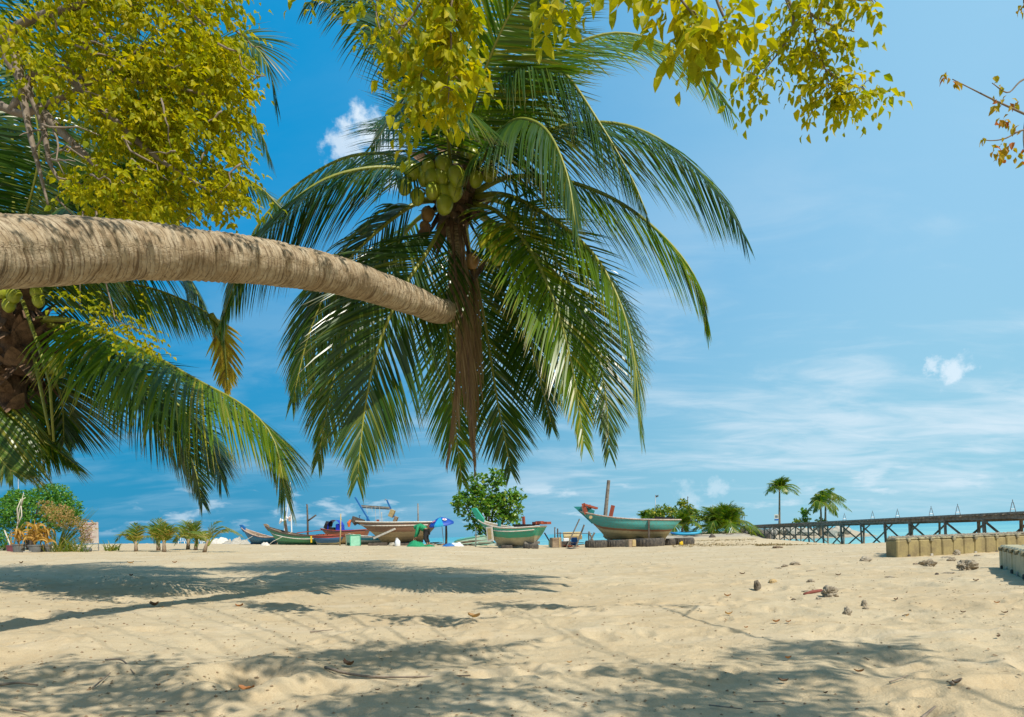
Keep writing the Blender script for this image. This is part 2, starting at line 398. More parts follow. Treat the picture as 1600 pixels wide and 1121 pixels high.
def spline(pts, n):
    """Catmull-Rom through pts, n samples"""
    p = np.array([list(q) for q in pts], float); p = np.vstack([2 * p[0] - p[1], p, 2 * p[-1] - p[-2]])
    k = len(p) - 3; out = []
    for t in np.linspace(0, k - 1e-6, n):
        i = int(t); f = t - i; a, b, c, d = p[i:i + 4]
        out.append(0.5 * (2 * b + (c - a) * f + (2 * a - 5 * b + 4 * c - d) * f * f + (3 * b - a - 3 * c + d) * f ** 3))
    out = np.array(out)
    L_ = np.concatenate([[0], np.cumsum(np.linalg.norm(np.diff(out, axis=0), axis=1))])
    tt = np.linspace(0, L_[-1], n)
    return np.stack([np.interp(tt, L_, out[:, i]) for i in range(3)], 1)
def nrm(a): return a / np.maximum(np.linalg.norm(a, axis=-1, keepdims=True), 1e-9)
# ================================================================= materials in use
M_SAND = sandmat(); M_SEA = watermat()
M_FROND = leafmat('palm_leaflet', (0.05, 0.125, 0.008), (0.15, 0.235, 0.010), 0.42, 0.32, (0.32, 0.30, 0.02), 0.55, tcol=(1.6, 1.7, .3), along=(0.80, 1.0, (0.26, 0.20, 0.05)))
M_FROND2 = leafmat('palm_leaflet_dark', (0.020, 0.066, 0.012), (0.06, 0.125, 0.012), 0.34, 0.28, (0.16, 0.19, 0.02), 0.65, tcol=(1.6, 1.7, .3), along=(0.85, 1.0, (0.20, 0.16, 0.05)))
M_FRONDY = leafmat('palm_leaflet_yellow', (0.42, 0.28, 0.03), (0.50, 0.38, 0.05), 0.4, 0.5, (0.25, 0.16, 0.04), 0.4)
M_YPALM = leafmat('young_palm_leaflet', (0.09, 0.17, 0.02), (0.22, 0.24, 0.03), 0.4, 0.4, (0.42, 0.30, 0.08), 0.3)
M_RACH = solid('palm_rachis', (0.26, 0.27, 0.035), 0.45, 0.4, 5, (0.16, 0.20, 0.03))
M_DEAD = leafmat('dry_frond', (0.26, 0.175, 0.10), (0.20, 0.13, 0.07), 0.2, 0.8, (0.34, 0.25, 0.15), 0.2)
M_FIBRE = solid('palm_fibre', (0.20, 0.12, 0.07), 0.9, 0.8, 9, (0.06, 0.035, 0.02), 0.8, sc3=(1, 1, .4))
M_TRUNK = trunkmat('palm_bark', (0.34, 0.26, 0.165), (0.47, 0.39, 0.275), (0.10, 0.062, 0.035))
M_TRUNKD = trunkmat('palm_bark_dark', (0.24, 0.17, 0.11), (0.33, 0.26, 0.18), (0.10, 0.07, 0.04), 22)
M_COCO = solid('coconut_husk', (0.33, 0.39, 0.03), 0.32, 0.5, 7, (0.28, 0.26, 0.03), 0.05)
M_COCOB = solid('coconut_husk_brown', (0.33, 0.19, 0.07), 0.5, 0.5, 7, (0.22, 0.12, 0.04), 0.1)
M_LEAFY = leafmat('yellow_green_leaf', (0.43, 0.40, 0.008), (0.22, 0.27, 0.007), 0.48, 0.5, (0.50, 0.42, 0.010), 0.2, tcol=(1.6, 1.5, 0.2))
M_LEAFR = leafmat('reddish_leaf', (0.36, 0.36, 0.012), (0.38, 0.22, 0.02), 0.5, 0.5, (0.40, 0.08, 0.03), 0.2)
M_LEAFG = leafmat('round_green_leaf', (0.07, 0.20, 0.02), (0.16, 0.30, 0.03), 0.35, 0.35, (0.30, 0.36, 0.04), 0.6)
M_LEAFB = leafmat('bush_leaf', (0.06, 0.20, 0.025), (0.13, 0.30, 0.03), 0.3, 0.4, (0.20, 0.32, 0.05), 0.5)
M_LEAFS = leafmat('shore_leaf', (0.09, 0.20, 0.03), (0.22, 0.28, 0.03), 0.3, 0.5, (0.40, 0.34, 0.04), 0.4)
M_LEAFO = leafmat('orange_dry_leaf', (0.46, 0.27, 0.12), (0.34, 0.26, 0.09), 0.35, 0.6, (0.50, 0.36, 0.20), 0.3)
M_LEAFD = leafmat('dry_banana_leaf', (0.52, 0.33, 0.09), (0.42, 0.22, 0.05), 0.35, 0.6, (0.62, 0.45, 0.18), 0.3)
M_TWIG = solid('twig_bark', (0.26, 0.21, 0.16), 0.85, 0.6, 12, (0.12, 0.09, 0.07))
M_TWIGD = solid('twig_bark_dark', (0.13, 0.10, 0.08), 0.85, 0.6, 12, (0.06, 0.045, 0.035))

# ================================================================= ground and sea
def build_ground():
    r = np.concatenate([[0.0], np.geomspace(0.35, 12, 560), np.geomspace(12.15, 150, 300), [200, 300]])
    a = np.concatenate([np.linspace(-180, -62, 24)[:-1], np.linspace(-62, -47, 12)[:-1], np.linspace(-47, 47, 560), np.linspace(47, 62, 12)[1:], np.linspace(62, 180, 24)[1:]])
    A = np.radians(a); Rr, AA = np.meshgrid(r, A, indexing='ij')
    x = Rr * np.sin(AA); y = Rr * np.cos(AA); z = ground(x.ravel(), y.ravel()).reshape(x.shape)
    z = np.where(y < -20, z, z)
    nr, na = x.shape
    V = np.stack([x.ravel(), y.ravel(), z.ravel()], 1)
    i = np.arange(nr - 1)[:, None] * na + np.arange(na - 1)[None, :]
    Q = np.stack([i, i + 1, i + 1 + na, i + na], -1).reshape(-1, 4)[:, ::-1]
    me = bpy.data.meshes.new('beach_sand'); me.vertices.add(len(V)); me.vertices.foreach_set('co', V.ravel())
    me.loops.add(Q.size); me.loops.foreach_set('vertex_index', Q.ravel()); me.polygons.add(len(Q))
    me.polygons.foreach_set('loop_start', np.arange(0, Q.size, 4)); me.polygons.foreach_set('loop_total', np.full(len(Q), 4))
    me.polygons.foreach_set('use_smooth', np.ones(len(Q), bool)); me.materials.append(M_SAND); me.update(calc_edges=True); me.validate()
    o = bpy.data.objects.new('beach_sand', me); C.objects.link(o); o['kind'] = 'structure'
build_ground()
def build_sea():
    xs = np.concatenate([np.linspace(-12000, -300, 10), np.linspace(-280, 280, 120), np.linspace(300, 12000, 10)])
    ys = np.concatenate([np.linspace(24, 130, 150), np.geomspace(132, 12000, 50)])
    X_, Y_ = np.meshgrid(xs, ys); k = np.clip((200 - Y_) / 150, 0, 1) * (np.abs(X_) < 280)
    Zz = SEA + 0.07 * k * fbm(X_ * .12, Y_ * .5, 3, 40)
    n, mm = X_.shape; mb = MB()
    F_ = [(i * mm + j, i * mm + j + 1, (i + 1) * mm + j + 1, (i + 1) * mm + j) for i in range(n - 1) for j in range(mm - 1)]
    mb.add(np.stack([X_.ravel(), Y_.ravel(), Zz.ravel()], 1), F_)
    o = mb.build('sea_water', M_SEA, smooth=True); o['kind'] = 'structure'
build_sea()

# ================================================================= palms
def frond_mesh(mb, rb, pts, n=95, Lmax=0.85, wid=0.036, droop=0.5, sidev=None, bare=0.14, ang=(28, 62), seed=0, rr=0.026, vee=0.25, miss=0.03, seg=5, tatter=0.0, fold=0.0):
    """leaflets into mb, rachis into rb; pts: 3-D way points from base to tip"""
    g = np.random.default_rng(seed + 1000)
    if n >= 60: n = int(n * 1.5); Lmax *= 1.25; wid *= 0.80
    S = 60; c = spline(pts, S); T = nrm(np.gradient(c, axis=0))
    hz = c[-1] - c[0]; hz[2] = 0
    if sidev is None:
        sidev = np.cross(hz, [0, 0, 1.0]) if np.linalg.norm(hz) > 0.15 else np.array([1.0, 0, 0])
    sv = nrm(np.asarray(sidev, float)[None])[0]
    Sd = nrm(sv[None] - T * (T @ sv)[:, None]); Nn = np.cross(Sd, T)
    flip = np.sign(Nn[S // 3, 2]) or 1.0
    if abs(Nn[S // 3, 2]) < .05: flip = 1.0
    Nn = Nn * flip
    rb.tube([Vector(q) for q in c[::2]], [rr * (1.35 - 1.1 * (i / 30)) if i > 3 else rr * (2.1 - .2 * i) for i in range(len(c[::2]))], 6)
    t = bare + (1 - bare) * (np.linspace(0, 1, n) ** 0.95)
    for sgn in (-1, 1):
        keep = g.random(n) > miss
        tt = np.clip(t + g.normal(0, .003, n), bare, 1)[keep]; k = len(tt); idx = tt * (S - 1)
        i0 = np.minimum(idx.astype(int), S - 2); f = (idx - i0)[:, None]
        base = c[i0] * (1 - f) + c[i0 + 1] * f; Tt = nrm(T[i0] * (1 - f) + T[i0 + 1] * f)
        s_ = Sd[i0] * sgn; nn = Nn[i0]
        u = (tt - bare) / (1 - bare)
        Ln = Lmax * (0.45 + 0.75 * np.sin(np.clip(u * 0.95 + 0.16, 0, 1) * math.pi) ** 0.8) * (1 - 0.45 * u ** 3) * g.uniform(0.9, 1.06, k)
        if tatter: Ln *= np.where(g.random(k) < tatter, g.uniform(.3, .8, k), 1)
        al = np.radians(ang[0] + (ang[1] - ang[0]) * u ** 1.3 + g.normal(0, 3.5, k))
        d = nrm(s_ * np.cos(al)[:, None] + Tt * np.sin(al)[:, None] + nn * (vee * (1 - .5 * u) * (1 if droop < .5 else .3))[:, None] + np.array([0, 0, -1.0]) * (min(droop, 1.6) * .55) + g.normal(0, .035, (k, 3)))
        W = []; U = []; p = base.copy(); prof = [0.55, 1.0, 0.95, 0.72, 0.42, 0.03] if seg == 5 else np.interp(np.linspace(0, 1, seg + 1), [0, .25, .6, 1], [.6, 1, .8, .05])
        tw = g.normal(0, .35, k)
        for j in range(seg + 1):
            wv = np.cross(d, nn); wv = nrm(wv + nn * tw[:, None] * 0.6)
            hw = (wid * 0.5 * prof[j]) * (0.75 + 0.25 * (Ln / Lmax))[:, None]
            W.append(p - wv * hw); W.append(p + wv * hw)
            U.append(np.stack([np.zeros(k), u * 0 + j / seg], 1)); U.append(np.stack([np.ones(k), u * 0 + j / seg], 1))
            st = Ln / seg
            p = p + d * st[:, None]
            d = nrm(d + np.array([0, 0, -1.0]) * (droop * .55 * (0.35 + 0.25 * j)) * (0.8 + .4 * g.random((k, 1))) / seg * 1.6 + Tt * .04)
        V = np.stack(W, 1).reshape(-1, 3); UV = np.stack(U, 1).reshape(-1, 2); m_ = 2 * (seg + 1); Fc = []
        for q in range(k):
            b = q * m_
            for j in range(seg): Fc.append((b + 2 * j, b + 2 * j + 1, b + 2 * j + 3, b + 2 * j + 2))
        mb.add(V, Fc, UV)
def frond(parent, pts, mat=None, rmat=None, seed=0, **k):
    mb = MB(); rb = MB(); frond_mesh(mb, rb, pts, seed=seed, **k)
    o = mb.build('frond', mat or M_FROND, parent, smooth=True)
    rb.build('rachis', rmat or M_RACH, o, smooth=True)
    return o
def palm_trunk(pts, rads, name, mat, parent, nseg=300, sides=36, ring=26.0, amp=0.02):
    c = spline(pts, nseg); L_ = np.concatenate([[0], np.cumsum(np.linalg.norm(np.diff(c, axis=0), axis=1))])
    T = nrm(np.gradient(c, axis=0)); rad = np.interp(np.linspace(0, 1, nseg), np.linspace(0, 1, len(rads)), rads)
    up = np.array([0, 0, 1.0]) if abs(T[0][2]) < .9 else np.array([1.0, 0, 0]); V = []; U = []
    ths = np.arange(sides) * 2 * math.pi / sides
    for i in range(nseg):
        t = T[i]; up = up - t * (up @ t); up /= np.linalg.norm(up); sd = np.cross(t, up)
        sl = L_[i] + 0.035 * np.sin(ths + 1.0) + 0.02 * vn(ths * 1.2 + 3, np.full(sides, L_[i] * 2.2), 3)
        ph = (sl * ring * 0.62 + 0.55 * vn(np.full(sides, L_[i] * 3), ths * .8, 8)) % 1.0
        rr = rad[i] * (1 + amp * (ph - 0.5) * 1.6 + amp * 1.6 * vn(ths * 2.0, np.full(sides, L_[i] * 5), 5) + 0.03 * vn(ths * .6, np.full(sides, L_[i] * 1.1), 6))
        V.append(c[i] + np.cos(ths)[:, None] * up * rr[:, None] + np.sin(ths)[:, None] * sd * rr[:, None])
        U.append(np.stack([ths / (2 * math.pi), np.full(sides, L_[i])], 1))
    Fc = [(i * sides + k, i * sides + (k + 1) % sides, (i + 1) * sides + (k + 1) % sides, (i + 1) * sides + k) for i in range(nseg - 1) for k in range(sides)]
    Fc.append(tuple(range(sides))); Fc.append(tuple((nseg - 1) * sides + k for k in range(sides)))
    return MB().add(np.concatenate(V), Fc, np.concatenate(U)).build(name, mat, parent, smooth=True)
def coconut(parent, c, r, mat=None, tilt=None, seed=0):
    g = random.Random(seed); V = []; Fc = []; nu, nv = 12, 9
    ax = Vector(tilt or (g.uniform(-.4, .4), g.uniform(-.6, .1), -1)).normalized(); q = Vector((0, 0, -1)).rotation_difference(ax).to_matrix()
    for j in range(nv + 1):
        ph = math.pi * j / nv
        for i in range(nu):
            a = 2 * math.pi * i / nu; rr = math.sin(ph) * (1 + 0.06 * math.cos(3 * a)) * (1.0 if ph < math.pi / 2 else 0.96)
            z = math.cos(ph) * (1.12 if ph < math.pi / 2 else 1.28)
            V.append(Vector(c) + q @ Vector((rr * math.cos(a) * r, rr * math.sin(a) * r, z * r)))
    for j in range(nv):
        for i in range(nu): Fc.append((j * nu + i, j * nu + (i + 1) % nu, (j + 1) * nu + (i + 1) % nu, (j + 1) * nu + i))
    mb = MB().add(V, Fc); o = mb.build('coconut', mat or M_COCO, parent, smooth=True)
    cb = MB(); top = Vector(c) + q @ Vector((0, 0, r * 1.1)); cb.tube([top - q @ Vector((0, 0, r * .12)), top + q @ Vector((0, 0, r * .16))], [r * .42, r * .25], 8)
    cb.build('coconut_cap', M_FIBRE, o)
    return o
def fibre_mass(parent, ctr, r, n, seed, down=0.5):
    """ragged leaf bases, sheaths and fibres wrapped round a palm's heart"""
    g = random.Random(seed); mb = MB()
    for i in range(n):
        a = g.uniform(0, 2 * math.pi); zz_ = g.uniform(-1.0, 0.75) * r
        o = Vector((math.cos(a), math.sin(a), 0)); b = Vector(ctr) + Vector((0, 0, zz_)) + o * r * g.uniform(.25, .55)
        up_ = g.choice((1, 1, -1)); L1 = r * g.uniform(.5, 1.2)
        d = (o * g.uniform(.35, .9) + Vector((0, 0, up_ * g.uniform(.5, 1.2)))).normalized()
        s_ = d.cross(o).normalized() if d.cross(o).length > .05 else d.orthogonal()
        w0 = r * g.uniform(.10, .28); k = 5; V = []
        p = b.copy()
        for j in range(k + 1):
            w_ = w0 * (1 - (j / k) ** 1.5) + .004
            V += [p - s_ * w_, p + o * w_ * .35, p + s_ * w_]
            p = p + d * L1 / k; d = (d + o * .12 + Vector((0, 0, -down * .25))).normalized()
        Fc = []
        for j in range(k):
            for q in (0, 1): Fc.append((3 * j + q, 3 * j + q + 1, 3 * j + q + 4, 3 * j + q + 3))
        mb.add(V, Fc)
    c0 = Vector(ctr); mb.tube([c0 - Vector((0, 0, r * 1.05)), c0 - Vector((0, 0, r * .5)), c0, c0 + Vector((0, 0, r * .7))], [r * .30, r * .52, r * .5, r * .25], 12)
    return mb.build('leaf_sheath', M_FIBRE, parent, smooth=True)

# ---- the leaning palm in the foreground
bend = [P(-330, 372, 3.1), P(-120, 385, 3.45), P(0, 394, 3.9), P(200, 392, 4.75), P(400, 408, 5.7), P(540, 434, 6.7), P(640, 468, 7.7), P(694, 487, 8.55), P(712, 462, 9.1), P(714, 420, 9.2), P(711, 360, 9.2), P(709, 315, 9.2)]
root0 = Vector((-3.05, 1.15, gz(-3.05, 1.15) - .1))
trunk_pts = [root0, root0 + Vector((-.12, .25, .9)), root0 + Vector((-.10, .8, 1.75))] + bend
TP = thing('coconut_palm', 'coconut palm with a thick pale trunk leaning across the view, green coconuts in its crown', 'palm tree', (root0.x, root0.y, root0.z + .1))
palm_trunk(trunk_pts, [0.32, 0.28, 0.255, 0.237, 0.225, 0.205, 0.20, 0.192, 0.185, 0.178, 0.17, 0.16, 0.15, 0.13, 0.12, 0.12], 'trunk', M_TRUNK, TP, 1100, 44, amp=.062)
CC = P(708, 300, 9.2)
fibre_mass(TP, P(712, 300, 9.15), 0.46, 90, 3)
# fronds: (pixel x, pixel y, depth) way points, then options
D0 = 9.2
main = [
 # arching over to the right with glinting top
 ([(722, 285, D0), (745, 180, 9.0), (790, 108, 8.8), (830, 88, 8.5), (880, 112, 8.3), (935, 190, 8.1), (985, 275, 8.0), (1015, 345, 7.9)], dict(droop=1.6, Lmax=1.05, n=110, side=(0.35, 1, .1)), 'd'),
 ([(722, 280, D0), (765, 180, 9.3), (830, 110, 9.4), (905, 66, 9.4), (975, 52, 9.4), (1050, 75, 9.4), (1100, 118, 9.4), (1140, 172, 9.3)], dict(droop=0.7, Lmax=1.15, n=110, side=(-0.3, .8, .5)), 'g'),
 ([(730, 292, D0), (790, 235, 9.1), (870, 200, 9.0), (950, 192, 8.9), (1020, 212, 8.8), (1085, 262, 8.7), (1130, 312, 8.6), (1164, 372, 8.5)], dict(droop=0.9, Lmax=1.15, n=110, side=(-.1, 1, .3)), 'd'),
 ([(735, 305, D0), (790, 278, 8.9), (860, 278, 8.6), (935, 300, 8.3), (1000, 338, 8.1), (1060, 395, 7.9), (1093, 450, 7.8), (1105, 510, 7.7)], dict(droop=1.1, Lmax=0.95, n=100, side=(0, 1, .25)), 'g'),
 ([(735, 310, D0), (790, 305, 8.7), (860, 340, 8.3), (925, 395, 8.0), (965, 465, 7.8), (988, 545, 7.7), (1003, 680, 7.6)], dict(droop=0.7, Lmax=0.9, n=100, side=(.45, 1, .2)), 'g'),
 ([(732, 318, D0), (775, 330, 8.6), (825, 385, 8.1), (865, 470, 7.8), (892, 565, 7.7), (912, 690, 7.6)], dict(droop=0.4, Lmax=0.85, n=95, side=(1, .55, .2)), 'y'),
 ([(732, 312, D0), (790, 320, 9.6), (865, 400, 9.7), (920, 510, 9.6), (945, 610, 9.4), (952, 705, 9.3)], dict(droop=0.45, Lmax=0.9, n=95, side=(1, .3, .1)), 'd'),
 ([(730, 322, D0), (770, 360, 9.8), (812, 450, 10.1), (835, 560, 10.0), (862, 665, 9.8)], dict(droop=0.4, Lmax=0.85, n=90, side=(1, .4, 0)), 'd'),
 ([(722, 330, D0), (735, 400, 9.7), (757, 500, 9.9), (776, 620, 9.8), (798, 735, 9.6)], dict(droop=0.25, Lmax=0.9, n=95, side=(1, .15, 0)), 'd'),
 ([(712, 330, D0), (705, 420, 9.8), (700, 540, 9.9), (708, 640, 9.8), (722, 752, 9.7)], dict(droop=0.3, Lmax=0.75, n=85, side=(1, -.3, 0)), 'g'),
 ([(700, 325, D0), (676, 380, 8.7), (628, 455, 8.3), (590, 545, 8.1), (570, 640, 8.0), (558, 748, 7.9)], dict(droop=0.55, Lmax=1.0, n=100, side=(.9, .6, 0.2)), 'd'),
 ([(698, 320, D0), (650, 345, 9.6), (600, 410, 10.0), (548, 510, 10.0), (518, 605, 9.9), (497, 718, 9.8)], dict(droop=0.85, Lmax=1.0, n=100, side=(.7, .9, 0.1)), 'g'),
 ([(698, 312, D0), (650, 318, 9.0), (585, 365, 8.7), (525, 430, 8.6), (485, 515, 8.5), (457, 625, 8.4)], dict(droop=1.0, Lmax=0.95, n=100, side=(.45, 1, 0.1)), 'd'),
 ([(695, 305, D0), (650, 272, 8.8), (590, 262, 8.5), (510, 280, 8.3), (440, 330, 8.2), (385, 395, 8.1), (347, 500, 8.0)], dict(droop=1.2, Lmax=0.95, n=110, side=(.2, 1, 0.2)), 'd'),
 ([(692, 298, D0), (655, 258, 9.8), (600, 240, 10.2), (530, 250, 10.4), (450, 300, 10.5), (395, 365, 10.4), (365, 455, 10.3)], dict(droop=0.9, Lmax=0.9, n=110, side=(-.1, .8, 0.6)), 'g'),
 ([(700, 285, D0), (675, 190, 9.3), (640, 90, 9.3), (595, 20, 9.2), (545, -20, 9.1), (480, 5, 9.0)], dict(droop=1.3, Lmax=1.05, n=95, side=(.1, 1, 0.3)), 'd'),
 ([(705, 280, D0), (688, 180, 9.7), (672, 60, 10.0), (640, -70, 10.1), (590, -150, 10.0)], dict(droop=0.9, Lmax=1.1, n=90, side=(.5, .8, .1)), 'd'),
 ([(712, 280, D0), (716, 180, 9.3), (735, 60, 9.4), (775, -60, 9.4), (840, -150, 9.3)], dict(droop=0.7, Lmax=1.05, n=90, side=(.9, .5, 0)), 'g'),
 ([(718, 280, D0), (745, 180, 9.8), (790, 80, 10.1), (850, -10, 10.2), (930, -70, 10.2), (1010, -60, 10.1)], dict(droop=0.7, Lmax=1.05, n=95, side=(-.3, .5, .8)), 'd'),
 ([(716, 282, D0), (733, 190, 8.6), (765, 90, 8.1), (810, 0, 7.8), (870, -60, 7.7)], dict(droop=0.8, Lmax=1.0, n=90, side=(.8, .4, 0)), 'g'),
 ([(706, 290, D0), (700, 210, 8.3), (690, 150, 7.5), (660, 130, 6.7), (630, 150, 6.1)], dict(droop=1.2, Lmax=0.85, n=80, side=(1, .2, 0)), 'd'),
 ([(724, 300, D0), (760, 240, 8.6), (800, 190, 8.0), (850, 200, 7.5), (885, 270, 7.2), (900, 360, 7.1)], dict(droop=1.7, Lmax=0.95, n=95, side=(.6, .9, 0)), 'd'),
 ([(714, 300, D0), (730, 230, 10.0), (770, 170, 11.0), (830, 160, 12.0), (900, 210, 12.6)], dict(droop=0.9, Lmax=1.0, n=90, side=(1, -.6, 0)), 'g'),
 ([(706, 300, D0), (690, 240, 10.2), (660, 180, 11.2), (620, 180, 12.1), (580, 230, 12.6)], dict(droop=0.9, Lmax=1.0, n=90, side=(1, .6, 0)), 'd'),
 ([(728, 318, D0), (800, 370, 9.0), (870, 430, 9.1), (910, 500, 9.1), (925, 590, 9.0)], dict(droop=.8, Lmax=.8, n=85, side=(.7, .7, 0)), 'g'),
]
def add_fronds(parent, lst, sd0, scale=1.0):
    for i, (w_, o_, kind) in enumerate(lst):
        o_ = dict(o_); side_ = o_.pop('side', None)
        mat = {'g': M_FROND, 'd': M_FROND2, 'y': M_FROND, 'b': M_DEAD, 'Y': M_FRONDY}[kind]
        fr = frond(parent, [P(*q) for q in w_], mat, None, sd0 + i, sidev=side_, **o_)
        if kind == 'Y': fr['label'] = 'yellowed frond tip'
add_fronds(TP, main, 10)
# dead brown fronds hanging straight down under the crown
for i, w_ in enumerate([[(716, 330, 9.0), (722, 400, 8.8), (728, 500, 8.75), (734, 610, 8.7), (742, 735, 8.7)], [(720, 340, 9.1), (738, 430, 8.95), (742, 540, 8.9), (738, 650, 8.9), (742, 720, 8.9)], [(705, 340, 9.0), (712, 430, 8.7), (722, 520, 8.7), (712, 620, 8.7), (698, 722, 8.7)]]):
    mb = MB(); rb = MB()
    frond_mesh(mb, rb, [P(*q) for q in w_], n=70, Lmax=0.55, wid=0.02, droop=2.4, sidev=(1, .3 * (i - 1), 0), bare=.12, ang=(68, 80), seed=300 + i, rr=.018, vee=0.0, miss=.1, tatter=.3)
    o = mb.build('dead_frond', M_DEAD, TP, smooth=True); rb.build('rachis', M_FIBRE, o, smooth=True); o['label'] = 'dead brown frond hanging straight down'
g = random.Random(5)
nuts = [(642, 267, 13), (668, 262, 12), (692, 258, 13), (664, 277, 12.5), (674, 277, 12), (690, 278, 13), (713, 275, 13.5), (676, 299, 12), (710, 299, 13), (694, 320, 13.5), (694, 300, 11), (632, 292, 11), (652, 308, 11), (744, 280, 11), (765, 272, 11), (738, 240, 10)]
for i, (x_, y_, r_) in enumerate(nuts):
    coconut(TP, P(x_, y_, 8.45 + g.uniform(-.06, .12)), r_ * 1.04 / F * 8.45, seed=i)
for i, (x_, y_, r_) in enumerate([(771, 363, 10), (756, 377, 10), (772, 385, 10.5), (778, 402, 11), (787, 372, 9), (760, 355, 8), (800, 340, 9), (790, 395, 9)]):
    coconut(TP, P(x_, y_, 8.45 + g.uniform(-.05, .1)), r_ / F * 8.75, seed=40 + i)
for i, (x_, y_, r_) in enumerate([(668, 335, 11), (738, 408, 11), (664, 355, 9)]):
    coconut(TP, P(x_, y_, 8.95), r_ / F * 8.9, M_COCOB, seed=60 + i)['label'] = 'dried brown coconut'
# fruit stalks
sb = MB()
for (x_, y_, _) in nuts[:13:2]: sb.tube([P(706, 272, 9.0), P((706 + x_) / 2, 262, 8.8), P(x_, y_ - 8, 8.65)], [.018, .012, .008], 6)
sb.tube([P(725, 318, 9.0), P(755, 330, 8.9), P(775, 365, 8.8)], [.02, .014, .01], 6)
sb.build('fruit_stalk', M_RACH, TP, smooth=True)
# brown boat-shaped spathes
for (a_, b_, w_) in (((700, 235), (677, 215), .09), ((676, 252), (640, 240), .07), ((705, 330), (716, 350), .06), ((668, 350), (655, 385), .08), ((758, 405), (740, 440), .04)):
    p0 = P(*a_, 8.8); p1 = P(*b_, 8.65); d = p1 - p0; s_ = d.cross(Vector((0, 1, 0))).normalized(); V = []; Fc = []
    for j in range(7):
        t = j / 6; c_ = p0 + d * t; ww = w_ * math.sin(math.pi * min(t * .9 + .08, 1))
        V += [c_ - s_ * ww, c_ + Vector((0, ww * .8, 0)), c_ + s_ * ww]
    for j in range(6): Fc += [(3 * j, 3 * j + 1, 3 * j + 4, 3 * j + 3), (3 * j + 1, 3 * j + 2, 3 * j + 5, 3 * j + 4)]
    MB().add(V, Fc).build('spathe', M_FIBRE, TP, smooth=True)

